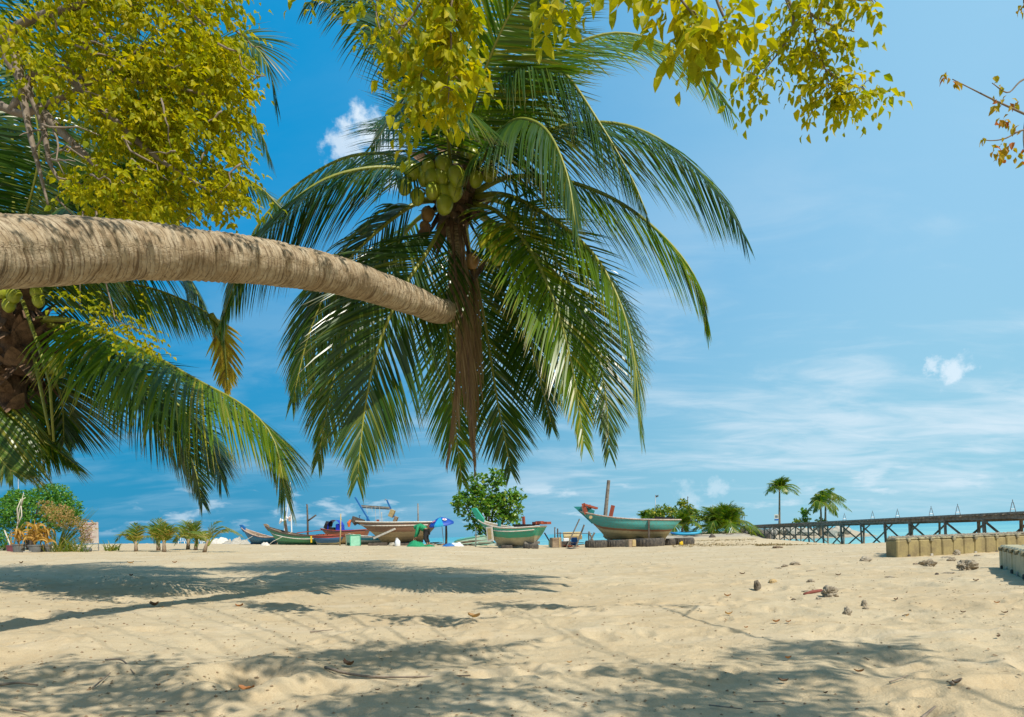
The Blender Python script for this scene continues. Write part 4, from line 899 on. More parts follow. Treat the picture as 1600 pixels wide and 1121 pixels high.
MB().tube([Vector((-1.93, -.66, 1.13)), Vector((-1.93, -.70, 1.135))], [.09, .085], 14).build('hull_lamp', M_TAN, b, local=True)
# props under the bow
for i, (a, c_, r_) in enumerate((((-2.55, -.3, 1.05), (-3.25, -.35, -.05), .035), ((-2.3, -.3, .75), (-2.75, -.3, -.2), .045), ((-1.75, -.4, .35), (-2.15, -.45, -.3), .05), ((-2.05, -.4, .4), (-1.65, -.45, -.28), .05))):
    Mw = b.matrix_basis; q0 = Mw @ Vector(a); q1 = Mw @ Vector(c_); q1.z = gz(q1.x, q1.y) - .03
    o = MB().tube([q0, q1], r_, 7).build('wooden_prop', M_WOODG, None); tag(o, ['long thin pole propping the turquoise bow, farthest left', 'second pole slanting up to the turquoise bow', 'short thick leg of the brown trestle under the turquoise bow', 'right leg of the brown trestle under the turquoise bow'][i], 'prop', 'props under the turquoise boat')
def tyre(px, d, ro, h, label, group, lean=None, z0=0.0):
    p = on(px, d, -.03 + z0); t = thing('tyre', label, 'tyre', p, group=group, rot=lean)
    ri = ro * .52; prof = []
    for k in range(15):
        a = -math.pi / 2 + math.pi * k / 14; prof.append((ro - h * .22 + h * .22 * math.cos(a) ** .6 if abs(math.cos(a)) > 1e-6 else ro - h * .22, h / 2 + h / 2 * math.sin(a)))
    prof = [(ri, h * .25), (ri + .03, h * .04)] + prof + [(ri + .03, h * .96), (ri, h * .75)]
    mb = MB(); n = 56; V = []
    for i in range(n):
        a = 2 * math.pi * i / n
        for j, (r_, z_) in enumerate(prof):
            k = (0.012 if (i % 2) else -0.010) if r_ > ro - h * .05 else 0
            V.append(((r_ + k) * math.cos(a), (r_ + k) * math.sin(a), z_))
    m_ = len(prof)
    mb.add(V, [(i * m_ + j, ((i + 1) % n) * m_ + j, ((i + 1) % n) * m_ + (j + 1) % m_, i * m_ + (j + 1) % m_) for i in range(n) for j in range(m_)])
    mb.build('tread', M_TYRE, t, local=True)
    return t
TG = 'tyres under the turquoise boat'
tyre(931, 33.9, .56, .40, 'big tyre lying flat under the bow of the turquoise boat', TG)
tyre(962, 34.4, .60, .40, 'big tyre under the turquoise boat behind the sawn wood block', TG)
tyre(1014, 33.7, .78, .44, 'widest tyre, lying flat under the middle of the turquoise boat', TG)
tyre(1045, 34.6, .34, .38, 'small tyre between the two biggest, under the turquoise stern', TG)
tyre(1068, 34.8, .54, .40, 'rightmost tyre, just past the stern of the turquoise boat', TG)
def wblock(px, d, size, rz, label, mat=None, name='wood_block', cat='block', dz=0.0, cross=True):
    p = on(px, d, dz); t = thing(name, label, cat, p, R(rz))
    MB().box((0, 0, size[2] / 2 - .02), size, None, min(size) * .08).build('beam', mat or M_WOOD, t, local=True)
    if cross: MB().box((size[0] * .18, -size[1] * .52, size[2] * .5), (size[0] * .45, size[1] * .08, size[2] * .8)).build('end_grain', M_TAN, t, local=True)
    return t
wblock(985, 33.0, (.42, .4, .40), 20, 'sawn wood block between the tyres under the turquoise boat')
p = on(1064, 33.2); t = thing('plastic_float', 'small yellow plastic float in front of the rightmost tyre', 'float', p)
MB().box((0, 0, .09), (.18, .14, .18), None, .03).build('body', M_YEL, t, local=True); MB().box((.04, 0, .20), (.08, .06, .04)).build('lug', M_YEL, t, local=True)

# ---- green and cream boat facing left, nearer the middle
b = boat('wooden_boat', 'bright green and cream wooden boat with a tall upswept stem, before the round green tree', 797, 32.5, -30, 0.10)
mt = hullmat('green_hull', [(0, (0.50, 0.46, 0.34)), (0.34, (0.46, 0.44, 0.28)), (0.47, (0.04, 0.36, 0.23)), (0.8, (0.03, 0.42, 0.27)), (0.95, (0.5, 0.46, 0.36))], dirtamt=.7)
pt, *_ = hull(b, 3.6, 1.35, .84, .50, .06, 1.05, .45, .6, mt, M_WHITE, rocker=.2)
rubrail(b, pt, .80, .06, .96, .028, M_WHITE, .84)
stemhead(b, pt, .72, .26, M_GREEN, .14, .2, -.22)
MB().box((-.74, -.66, .62), (.34, .05, .72), Matrix.Rotation(-.08, 3, 'Y')).build('hanging_board', M_WHITE, b, local=True)
MB().box((-.74, -.692, .64), (.19, .012, .52), Matrix.Rotation(-.08, 3, 'Y')).build('board_stain', M_TAN, b, local=True)
MB().bar((-.7, .1, .8), (-.62, .1, 1.28), .16, .1).build('green_fin', M_TEAL, b, local=True)
MB().bar((.75, .1, .8), (.72, .1, 1.42), .11, .11).build('red_post', M_RED, b, local=True)
dk = MB()
for i in range(8): dk.box((1.7 + g.uniform(-.35, .35), g.uniform(-.25, .25), 1.0 + g.uniform(0, .12)), (.3, .25, .12), Matrix.Rotation(g.uniform(-.5, .5), 3, 'Z'))
dk.build('red_bundle', M_RED, b, local=True)
dk = MB()
for i in range(7): dk.box((.75 + g.uniform(-.3, .4), g.uniform(-.2, .2), .95 + g.uniform(0, .05)), (.45, .25, .1), Matrix.Rotation(g.uniform(-.5, .5), 3, 'Z'))
dk.build('black_sheet', M_BLACK, b, local=True)
tyre(829, 31.6, .36, .26, 'tyre under the stern of the bright green boat', 'tyres under the green boat')
tyre(792, 32.1, .30, .18, 'half-buried tyre under the keel of the bright green boat', 'tyres under the green boat')
wblock(830, 31.9, (.75, .4, .12), 10, 'grey plank lying on the tyre under the green stern', M_WOODG, 'plank', 'plank', .24, False)

# ---- brown fishing boat
b = boat('fishing_boat', 'large brown and tan fishing boat with white rails and two leaning blue posts', 617, 37.0, -10, 0.10)
mt = hullmat('brown_hull', [(0, (0.30, 0.25, 0.15)), (0.30, (0.40, 0.32, 0.19)), (0.55, (0.26, 0.14, 0.085)), (0.95, (0.20, 0.20, 0.22))], dirt=(0.22, 0.14, 0.08), dirtamt=.6)
pt, *_ = hull(b, 4.7, 1.7, 1.12, .16, -.05, 1.55, 0.75, .7, mt, M_WHITE, rocker=.35, gun=.07)
rubrail(b, pt, .84, .04, .97, .036, M_WHITE, .86)
MB().bar((-1.75, -.12, 1.18), (-2.42, -.12, 1.42), .16, .34).bar((-2.42, -.12, 1.42), (-2.2, -.1, 1.1), .1, .2).build('stem_head', M_WOODD, b, local=True)
MB().tube([(-2.5, -.12, 1.36), (-2.62, -.14, 1.2), (-2.62, -.14, .98)], [.07, .11, .06], 8).build('orange_buoy', M_ORANGE, b, local=True)
MB().bar((-1.0, -.62, .30), (.35, -.88, .78), .05, .10).build('spray_rail', M_WHITE, b, local=True)
MB().bar((-1.25, -.2, 1.05), (-2.18, -.2, 2.62), .075).build('blue_post', M_BLUE, b, local=True)
MB().bar((.12, .2, 1.05), (-.48, .2, 2.42), .075).build('blue_post', M_BLUE, b, local=True)
MB().bar((-1.9, 0, 2.14), (-.30, .1, 1.98), .09).bar((-1.9, .1, 2.05), (-.30, .15, 1.90), .06).build('cross_pole', M_WOODG, b, local=True)
MB().tube([(-.48, .2, 2.42), (-.56, .2, 2.48), (-.60, .2, 2.40)], .02, 5).build('post_hook', M_GREYM, b, local=True)
MB().box((-.17, .1, 1.66), (.26, .2, .42), Matrix.Rotation(.42, 3, 'Y')).build('float_block', M_TAN, b, local=True)
MB().box((.04, .1, 1.32), (.18, .2, .32), Matrix.Rotation(.42, 3, 'Y')).build('float_block', M_WOOD, b, local=True)
rp = MB()
for x_, z_ in ((-1.1, 1.1), (-.85, 1.15), (-1.6, 1.7), (-1.3, 1.8)): rp.tube([(x_, 0, 2.05), (x_ + .03, 0, z_)], .009, 4)
rp.tube([(-.72, 0, 1.1), (-.73, 0, 1.75)], .02, 5)
rp.build('hanging_line', M_ROPE, b, local=True)
MB().bar((-1.62, .1, 1.2), (-1.60, .1, 1.55), .09).build('bollard', M_BLUE, b, local=True)
MB().bar((-2.05, .1, 1.3), (-2.1, .1, 1.62), .03).bar((-2.1, .1, 1.62), (-2.0, .1, 1.58), .03).build('bow_hook', M_BLUE, b, local=True)
MB().box((-1.0, .1, 1.26), (.12, .12, .16)).build('red_box', M_RED, b, local=True)
wblock(590, 35.9, (.95, .6, .18), 4, 'dark timber skid under the bow of the brown fishing boat', M_WOODD, 'timber_skid', 'timber', 0, False)
wblock(640, 36.3, (1.3, .6, .16), 0, 'dark timber skid under the middle of the brown fishing boat', M_WOODD, 'timber_skid', 'timber', 0, False)
# blue-white skiff tucked under the brown bow
b = boat('rowing_boat', 'small blue and white rowing boat tucked under the brown bow', 577, 38.0, -14, 0.02)
mt = hullmat('skiff_hull', [(0, (0.36, 0.38, 0.28)), (0.4, (0.55, 0.60, 0.55)), (0.6, (0.03, 0.30, 0.40)), (0.9, (0.6, 0.62, 0.6))], dirtamt=.4)
hull(b, 2.6, 1.0, .45, .22, .05, .6, .2, .6, mt, M_WHITE, thw=(.4, .7))

# ---- boats farther left
b = boat('wooden_boat', 'slender green wooden boat with a brown stem head, lying left of the white sail mast', 462, 38.5, -10, 0.0)
mt = hullmat('slender_green_hull', [(0, (0.05, 0.20, 0.11)), (0.3, (0.07, 0.30, 0.16)), (0.75, (0.05, 0.22, 0.13)), (0.93, (0.22, 0.16, 0.11))], dirtamt=.35)
pt, *_ = hull(b, 3.7, 1.1, .50, .62, .02, .75, .2, .5, mt, M_WOODD, rocker=.12, bowpow=1.7)
rubrail(b, pt, .72, .08, .95, .025, M_WHITE, .62)
stemhead(b, pt, .20, .16, M_WOOD, .12, .75)
MB().bar((-.55, .1, .3), (-.70, .1, 1.45), .10, .13).bar((-.70, .1, 1.4), (-.62, .1, 2.0), .03).build('mast', M_WOODD, b, local=True)
MB().tube([(-.1, -.2, .75), (-1.0, -.75, .25), (-1.25, -.8, .05)], .016, 5).build('mooring_rope', M_ROPE, b, local=True)
b = boat('wooden_boat', 'dark blue wooden boat with a pink rail, farthest left of the beached boats', 408, 40.0, -14, 0.0)
mt = hullmat('blue_hull', [(0, (0.03, 0.13, 0.24)), (0.4, (0.02, 0.17, 0.32)), (0.85, (0.03, 0.12, 0.24)), (0.94, (0.45, 0.30, 0.24))], dirtamt=.3)
pt, *_ = hull(b, 2.6, 1.0, .40, .62, .0, .6, .2, .5, mt, M_PINKW, rocker=.12, bowpow=1.5)
stemhead(b, pt, .24, .18, M_BLUE, .12, .75)
MB().tube([(-.1, -.4, .6), (-.8, -.75, .15), (-1.0, -.8, .02)], .016, 5).build('mooring_rope', M_ROPE, b, local=True)
b = boat('fishing_boat', 'red-brown and cream boat under a bright blue tarpaulin hoop', 538, 40.5, -8, 0.0)
mt = hullmat('red_cream_hull', [(0, (0.42, 0.33, 0.18)), (0.4, (0.48, 0.38, 0.22)), (0.55, (0.30, 0.10, 0.05)), (0.86, (0.34, 0.13, 0.07)), (0.95, (0.03, 0.09, 0.25))], dirtamt=.3)
pt, *_ = hull(b, 3.0, 1.2, .78, .20, .05, .8, .3, .6, mt, M_RED, rocker=.15)
tp = MB(); V = []; n_ = 14
for i in range(n_ + 1):
    a = math.pi * (i / n_) * 1.02 - .05
    for yy in (-.35, .35): V.append((-.52 - .42 * math.cos(a), yy, .72 + .78 * abs(math.sin(a)) ** .6))
tp.add(V, [(2 * i, 2 * i + 1, 2 * i + 3, 2 * i + 2) for i in range(n_)]); tp.box((-.25, 0, .95), (.35, .6, .6), None, .05); tp.box((.0, 0, .82), (1.1, .8, .12), None, .03)
tp.build('tarpaulin', M_TARP, b, local=True)
MB().tube([(-1.15, -.05, 1.0), (-1.0, -.05, 1.28), (-.75, -.05, 1.25)], [.16, .2, .15], 8).box((-.85, 0, .95), (.5, .3, .2)).build('engine', M_BLACK, b, local=True)
MB().bar((-1.3, -.1, .92), (-2.9, -.3, .78), .05).build('boom', M_RED, b, local=True)
b = boat('rowing_boat', 'low blue and red rowing boat loaded with gear beside the bamboo pole', 510, 37.5, 6, 0.0)
mt = hullmat('low_blue_hull', [(0, (0.42, 0.42, 0.30)), (0.25, (0.03, 0.14, 0.32)), (0.8, (0.40, 0.06, 0.06)), (0.93, (0.05, 0.05, 0.08))], dirtamt=.3)
hull(b, 1.9, .9, .48, .08, .05, .4, .2, .6, mt, M_RED, thw=(.4, .7))
dk = MB()
for i in range(9): dk.box((g.uniform(-.6, .5), g.uniform(-.2, .2), .5 + g.uniform(0, .08)), (.3, .2, .12), Matrix.Rotation(g.uniform(-1, 1), 3, 'Z'))
dk.build('gear', M_RED, b, local=True); MB().box((-.75, -.42, .35), (.08, .05, .36)).build('yellow_fender', M_YEL, b, local=True)
# white catamaran masts
p = on(456, 43.5); t = thing('sailing_boat', 'white sailing boat with tall thin mast and slanting stay behind the slender green boat', 'boat', p)
MB().tube([(0, 0, .3), (0, 0, 4.1)], [.045, .03], 8).build('mast', M_PLAS, t, local=True)
MB().tube([(-.55, 0, .5), (-.35, 0, 1.6), (-.1, 0, 3.2)], [.05, .035, .02], 7).build('stay', M_PLAS, t, local=True)
tp = MB(); V = []; rs = np.random.default_rng(3)
for i in range(9):
    for j in range(5): V.append((-.8 + i * .1, .05 * math.sin(i * 1.7 + j), 1.45 + .07 * i * .7 + j * .05 + rs.normal(0, .03) - .15 * (j / 4) * (i % 3 == 0)))
tp.add(V, [(i * 5 + j, (i + 1) * 5 + j, (i + 1) * 5 + j + 1, i * 5 + j + 1) for i in range(8) for j in range(4)]); tp.build('furled_sail', M_PLAS, t, local=True)
MB().box((-.1, 0, 1.7), (.18, .1, .3), None, .03).build('pink_float', M_PINKW, t, local=True)
m2 = solid('pale_hull', (0.6, .62, .62)); hull(t, 2.8, .9, .45, .1, .0, .5, .2, .6, m2, M_WHITE, thw=(.5,))
# bare pole with side branch
def pole(px0, py0, px1, py1, d, r, label, mat, name='wooden_pole', cat='pole', grp=None, extra=()):
    a = P(px0, py0, d); a.z = min(a.z, gz(a.x, a.y) - .05); t = thing(name, label, cat, (a.x, a.y, a.z + .05), group=grp)
    MB().tube([a, P((px0 + px1) / 2 + .4, (py0 + py1) / 2, d), P(px1, py1, d)], [r, r * .9, r * .7], 7).build('shaft', mat, t, smooth=True)
    for (e, nm) in extra:
        MB().tube([P(*q, d) for q in e], [r * .7] * len(e), 6).build(nm, mat, t, smooth=True)
    return t
pole(481, 848, 480, 790, 41, .07, 'dark bare pole with a forked branch, behind the slender green boat', M_WOODD, extra=(([(480, 815), (494, 805)], 'side_branch'), ([(480, 796), (479.5, 788)], 'tip')))
pole(531, 857, 532.5, 803, 35.5, .04, 'pale bamboo pole standing in front of the red-brown boat', M_TAN, 'bamboo_pole', extra=(([(532, 812), (534, 811)], 'ring'),))
pole(653, 850, 653, 787, 38, .05, 'plain grey pole rising behind the green-clad person', M_WOODG, extra=(([(653, 800), (654, 800)], 'ring'),))
pole(743, 851, 743.5, 824, 33.5, .035, 'short white stake in front of the bow of the bright green boat', M_WHITE, 'stake', 'stake')
pole(697, 850, 697, 818, 36.5, .07, 'thick brown post right of the beach umbrella stick', M_WOODD)
# mint boards leaning
def board(px, d, w_, h_, rz, lean, mat, label, fm=None):
    p = on(px, d); t = thing('boat_hatch', label, 'board', p, rot=(R(lean), 0, R(rz)), group='boards leaning beside the brown boat')
    MB().box((0, 0, h_ / 2), (w_, .05, h_)).build('panel', mat, t, local=True)
    fb = MB()
    for s_ in (-1, 1): fb.box((s_ * w_ * .47, -.035, h_ / 2), (w_ * .06, .03, h_))
    fb.box((0, -.035, h_ * .95), (w_ * .88, .03, h_ * .06)); fb.build('frame', fm or mat, t, local=True)
board(555, 35.0, .55, .60, 8, -12, M_MINT, 'pale mint board leaning between the bamboo pole and the brown boat', M_GREEN)
board(546, 35.4, .40, .62, 30, -10, M_DGREEN, 'dark green board leaning left of the mint board', M_WOOD)
# white jerry can
p = on(621, 33.6); t = thing('jerry_can', 'white plastic jerry can on the sand in front of the brown boat', 'container', p)
MB().tube([(0, 0, -.02), (0, 0, .03), (0, 0, .26), (0, 0, .33), (0, 0, .35)], [.12, .135, .135, .08, .05], 14).build('body', M_PLAS, t, smooth=True, local=True)
MB().tube([(0, 0, .35), (0, 0, .40)], .04, 10).build('cap', M_PLAS, t, local=True); MB().tube([(-.08, 0, .30), (-.07, 0, .40), (.0, 0, .42)], .016, 6).build('handle', M_PLAS, t, local=True)
p = on(612, 33.9); t = thing('rope_coil', 'small heap of tan rope left of the white jerry can', 'rope', p)
MB().tube([Vector((.16 * math.cos(a) * (1 - a / 60), .12 * math.sin(a), .03 + .008 * a)) for a in np.linspace(0, 19, 90)], .022, 5).build('coil', M_ROPE, t, local=True)

# ---- person bending over a green net
pp = on(660, 33.0)
person = thing('person', 'person in green hooded jacket bending forward over a green net by the brown boat', 'person', pp, R(0))
def skin_body(name, joints, edges, radii, mat, parent, lvl=2):
    me = bpy.data.meshes.new(name); me.from_pydata([Vector(j) for j in joints], edges, []); me.materials.append(mat)
    o = bpy.data.objects.new(name, me); C.objects.link(o); o.parent = parent
    sk = o.modifiers.new('skin', 'SKIN'); o.modifiers.new('sub', 'SUBSURF').levels = lvl; o.modifiers['sub'].render_levels = lvl
    sk.use_smooth_shade = True
    for i, r_ in enumerate(radii):
        v = me.skin_vertices[0].data[i]; v.radius = (r_, r_); v.use_root = (i == 0)
    return o
# bent-over figure, facing left (-x); feet at right
J = [(0.20, 0, .78), (0.08, 0, .90), (-.10, 0, .97), (-.24, 0, .98), (-.31, 0, .96), (-.42, 0, .93),
     (.22, -.12, .74), (.13, -.14, .42), (.27, -.14, .08), (.16, -.15, .03), (.24, .12, .74), (.20, .14, .42), (.34, .14, .08), (.23, .15, .03),
     (-.20, -.19, .92), (-.26, -.22, .66), (-.36, -.14, .45), (-.40, -.12, .38), (-.20, .19, .92), (-.22, .22, .66), (-.34, .14, .47), (-.38, .12, .40)]
E = [(0, 1), (1, 2), (2, 3), (3, 4), (4, 5), (0, 6), (6, 7), (7, 8), (8, 9), (0, 10), (10, 11), (11, 12), (12, 13), (3, 14), (14, 15), (15, 16), (16, 17), (3, 18), (18, 19), (19, 20), (20, 21)]
Rr_ = [.15, .14, .15, .13, .06, .10, .095, .07, .045, .035, .095, .07, .045, .035, .06, .045, .032, .035, .06, .045, .032, .035]
skin_body('body', J, E, Rr_, M_SKIN, person)
jk = [J[i] for i in (0, 1, 2, 3, 4, 5)] + [J[14], J[15], J[16], J[18], J[19], J[20]]
skin_body('hooded_jacket', [(x, y, z + .005) for x, y, z in jk], [(0, 1), (1, 2), (2, 3), (3, 4), (4, 5), (3, 6), (6, 7), (7, 8), (3, 9), (9, 10), (10, 11)], [.17, .17, .19, .17, .12, .135, .09, .068, .05, .09, .068, .05], M_GRNET, person)
tr = [(0.20, 0, .76), (.22, -.12, .72), (.13, -.14, .42), (.24, -.14, .16), (.24, .12, .72), (.20, .14, .42), (.31, .14, .16)]
skin_body('trousers', tr, [(0, 1), (1, 2), (2, 3), (0, 4), (4, 5), (5, 6)], [.155, .115, .09, .07, .115, .09, .07], M_BLACK, person)
for (hx, hy, hz) in ((-.40, -.12, .38), (-.38, .12, .40)):
    hb_ = MB(); hb_.box((hx - .02, hy, hz - .04), (.045, .08, .09), None, .015)
    for k in range(4): hb_.tube([(hx - .02, hy - .03 + .02 * k, hz - .08), (hx - .03, hy - .03 + .02 * k, hz - .12), (hx - .01, hy - .03 + .02 * k, hz - .145)], [.010, .009, .007], 6)
    hb_.tube([(hx, hy - .04, hz - .03), (hx + .03, hy - .05, hz - .07), (hx + .03, hy - .04, hz - .10)], [.012, .010, .008], 6)
    hb_.build('hand', M_SKIN, person, local=True, smooth=True)
def heap(name, label, cat, ctr, rx, ry, rz_, mat, seed, n=26, rough=.35, grp=None):
    V = []; Fc = []; m_ = n
    for i in range(n + 1):
        for j in range(m_):
            th = 2 * math.pi * j / m_; r_ = i / n
            k = 1 + .35 * float(vn(np.array([math.cos(th) * 1.6 + seed]), np.array([math.sin(th) * 1.6]), seed)[0])
            x = rx * r_ * k * math.cos(th); y = ry * r_ * k * math.sin(th)
            z = rz_ * (1 - r_ ** 2) * (1 + rough * 2 * float(fbm(np.array([x * 6 + seed]), np.array([y * 6]), 3, seed)[0])) - .02
            V.append((ctr[0] + x, ctr[1] + y, ctr[2] + z))
    for i in range(n):
        for j in range(m_): Fc.append((i * m_ + j, i * m_ + (j + 1) % m_, (i + 1) * m_ + (j + 1) % m_, (i + 1) * m_ + j))
    o = MB().add(V, Fc).build(name, mat, None, smooth=True)
    return tag(o, label, cat, grp) if label else o
heap('fishing_net', 'bright green fishing net heaped on the sand before the bending person', 'net', on(649, 32.6), .48, .35, .30, M_GRNET, 3)
heap('fishing_net', 'low green net trailing right from the bending person’s feet'.replace('’', ''), 'net', on(670, 32.7), .30, .2, .12, M_GRNET, 8)
heap('tarpaulin', 'crumpled blue and white sheet on the sand right of the umbrella post', 'sheet', on(700, 33.4), .30, .2, .16, M_BLUE, 11)
heap('tarpaulin', 'crumpled white sheet between the blue sheet and the wood pile', 'sheet', on(713, 34.2), .42, .25, .20, M_PLAS, 14)
heap('tarpaulin', 'white sheet draped over planks at far left of the beached boats', 'sheet', on(345, 43), .8, .5, .34, M_WHITE, 17)
heap('rubble_heap', 'low heap of pale rubble left of the dark blue boat', 'rubble', on(368, 42), 1.0, .5, .26, M_CONC, 19, rough=.8)
heap('sheet', 'small white cloth in front of the slender green boat bow', 'sheet', on(414, 36), .26, .2, .20, M_WHITE, 27)
# ---- umbrella
up_ = P(690, 822, 36.0); ub = on(692, 36.0)
um = thing('beach_umbrella', 'tilted blue beach umbrella with a white round emblem beside the brown boat stern', 'umbrella', ub)
tilt = Matrix.Rotation(R(-7), 3, 'Y') @ Matrix.Rotation(R(9), 3, 'X'); apex = P(688, 808.5, 36.0)
M_UB = solid('umbrella_blue', (0.01, 0.07, 0.42), 0.5, 0.2, 4); M_UL = solid('umbrella_light_blue', (0.02, 0.33, 0.55), 0.5, 0.2, 4)
cb = [MB(), MB()]; n_ = 8
for k in range(n_):
    V = []; 
    for i in range(7):
        r_ = .68 * i / 6; z = -.34 * (i / 6) ** 1.6
        for j in range(5):
            a = 2 * math.pi * (k + j / 4) / n_ + .25; sag = .03 * math.sin(math.pi * j / 4) * (i / 6)
            V.append(apex + tilt @ Vector((r_ * math.cos(a) * (1 - sag), r_ * math.sin(a) * (1 - sag), z - sag)))
    for j in range(5):
        a = 2 * math.pi * (k + j / 4) / n_ + .25; V.append(apex + tilt @ Vector((.67 * math.cos(a), .67 * math.sin(a), -.43)))
    cb[1 if k in (5, 2) else 0].add(V, [(i * 5 + j, (i + 1) * 5 + j, (i + 1) * 5 + j + 1, i * 5 + j + 1) for i in range(7) for j in range(4)])
cb[0].build('canopy', M_UB, um, smooth=True); cb[1].build('pale_canopy_panel', M_UL, um, smooth=True)
def disc(c_, nrm_, r_, mat, name, parent, yn=1.0):
    q = Vector((0, 0, 1)).rotation_difference(Vector(nrm_).normalized()).to_matrix(); V = [Vector(c_) + q @ Vector((r_ * math.cos(a), r_ * yn * math.sin(a), 0)) for a in np.linspace(0, 2 * math.pi, 17)[:-1]] + [Vector(c_) + q @ Vector((r_ * math.cos(a), r_ * yn * math.sin(a), .01)) for a in np.linspace(0, 2 * math.pi, 17)[:-1]]
    MB().add(V, [tuple(range(15, -1, -1)), tuple(range(16, 32))] + [(i, (i + 1) % 16, 16 + (i + 1) % 16, 16 + i) for i in range(16)]).build(name, mat, parent)
aa = 2 * math.pi * 6.5 / 8 + .25
cdir = tilt @ Vector((math.cos(aa), math.sin(aa), 0)); cn = (tilt @ Vector((math.cos(aa) * .45, math.sin(aa) * .45, 1))).normalized()
disc(apex + tilt @ Vector((.40 * math.cos(aa), .40 * math.sin(aa), -.115)), cn, .12, M_PLAS, 'emblem', um); disc(apex + tilt @ Vector((.40 * math.cos(aa), .40 * math.sin(aa), -.10)), cn, .06, solid('pink_print', (.6, .15, .25)), 'emblem_centre', um)
aa = 2 * math.pi * 4.5 / 8 + .25; cn = (tilt @ Vector((math.cos(aa) * .45, math.sin(aa) * .45, 1))).normalized()
disc(apex + tilt @ Vector((.44 * math.cos(aa), .44 * math.sin(aa), -.145)), cn, .10, MATS.get('x') or solid('pink_print_2', (.5, .2, .35)), 'emblem', um)
MB().tube([apex + tilt @ Vector((0, 0, .05)), apex + tilt @ Vector((0, 0, -.6)), ub - Vector((-.05, 0, .1))], .018, 6).build('pole', M_GREYM, um)

# ---- upturned hull, wood pile and odds and ends behind
p = on(742, 38.5); b = thing('rowing_boat', 'faded green rowing boat lying on its side behind the bright green bow', 'boat', p + Vector((0, 0, .45)), rot=(R(150), R(8), R(-170)))
mt = hullmat('faded_green_hull', [(0, (0.20, 0.34, 0.26)), (0.4, (0.10, 0.36, 0.28)), (0.6, (0.40, 0.42, 0.34)), (.8, (.05, .3, .25))], dirtamt=.6)
hull(b, 3.0, 1.1, .62, .22, .05, .8, .3, .6, mt, M_WHITE, thw=(.5,))
def planks(px, d, n, L1, label, seed, mats, ang=.3):
    g = random.Random(seed); p = on(px, d)
    t = thing('wood_pile', label, 'wood pile', p)
    for i in range(n):
        a = g.uniform(-ang, ang) + (math.pi if g.random() < .5 else 0); ll = L1 * g.uniform(.5, 1); z = .03 + .05 * (i // 2) * g.uniform(.6, 1)
        c_ = Vector((g.uniform(-.5, .5) * L1, g.uniform(-.3, .3), z)); dv = Vector((math.cos(a), math.sin(a) * .6, g.uniform(-.14, .14))) * ll / 2
        MB().bar(c_ - dv, c_ + dv, g.uniform(.06, .14), .035).build('plank', g.choice(mats), t, local=True)
planks(738, 36.0, 14, 1.4, 'heap of grey planks and poles left of the bright green bow', 4, [M_WOODG, M_WOODD, M_WOOD])
planks(682, 37.5, 8, .9, 'low stack of brown and red planks below the umbrella', 6, [M_WOOD, M_RED, M_WOODD])
planks(890, 35.5, 9, 1.0, 'flat pile of dark boards between the square crate and the turquoise bow', 7, [M_WOODD, M_WOODG, M_RED])
planks(800, 36.5, 7, 1.2, 'dark planks lying behind the bright green boat', 9, [M_WOODD, M_WOODG])
p = on(868, 34.5); t = thing('crate', 'weathered square wooden crate between the green and turquoise boats', 'crate', p, R(12))
for k, (c_, s_) in enumerate((((0, -.24, .27), (.46, .03, .5)), ((0, .24, .27), (.46, .03, .5)), ((-.24, 0, .27), (.03, .45, .5)), ((.24, 0, .27), (.03, .45, .5)), ((0, 0, .05), (.45, .45, .03)))): MB().box(c_, s_).build('board', M_WOOD, t, local=True)
MB().box((.14, -.265, .27), (.06, .02, .52)).build('batten', M_TAN, t, local=True)
wblock(880, 35.6, (.8, .4, .34), -8, 'low brown timber box right of the square crate', M_WOODD, 'timber_box', 'box', 0, False)
wblock(897, 35.8, (.3, .3, .42), 5, 'bright blue drum-like box beside the slanting props', M_BLUE, 'storage_box', 'box', .12, False)
wblock(884, 37.5, (.32, .3, .3), 5, 'white bundle on the low brown timber box', M_PLAS, 'bundle', 'bundle', .2, False)
# distant shelter frame with bamboo roof
p = on(892, 41); t = thing('shelter', 'low open shelter with a bamboo mat roof behind the crates', 'shelter', p)
for x_ in (-.8, .35, 1.1): MB().bar((x_, 0, -.5), (x_, 0, .72 + (.35 if x_ < 0 else 0)), .06).build('post', M_WOODD, t, local=True)
MB().bar((-.9, 0, .78), (1.3, 0, .70), .04).build('beam', M_WOODD, t, local=True); MB().box((.1, 0, .60), (1.1, .8, .22), Matrix.Rotation(R(20), 3, 'X')).build('mat_roof', M_TAN, t, local=True)
for i, (x_, y_, lab) in enumerate(((866.5, 824, 'thin dark pole with a knob, rising right of the green stern'), (875, 832, 'shortest thin pole between the crate and the shelter'))):
    pole(x_, 845, x_, y_, 44, .045, lab, M_WOODD, 'mooring_pole', 'pole', 'poles standing in the shallows', extra=(([(x_, y_ + 1.5), (x_ + 2, y_ + 1)], 'cleat'),))
p = on(858, 36.5); t = thing('anchor', 'dark anchor pole and green crate right of the green boat stern', 'anchor', p)
MB().bar((-.25, 0, .78), (.05, 0, .25), .07).build('shank', M_BLACK, t, local=True); MB().box((.12, 0, .15), (.3, .3, .42)).build('green_base', M_DGREEN, t, local=True)
heap('tarpaulin', 'dark flat sheet lying in the shadow left of the turquoise boat tyres', 'sheet', on(893, 31.5), .35, .3, .07, M_BLACK, 33)

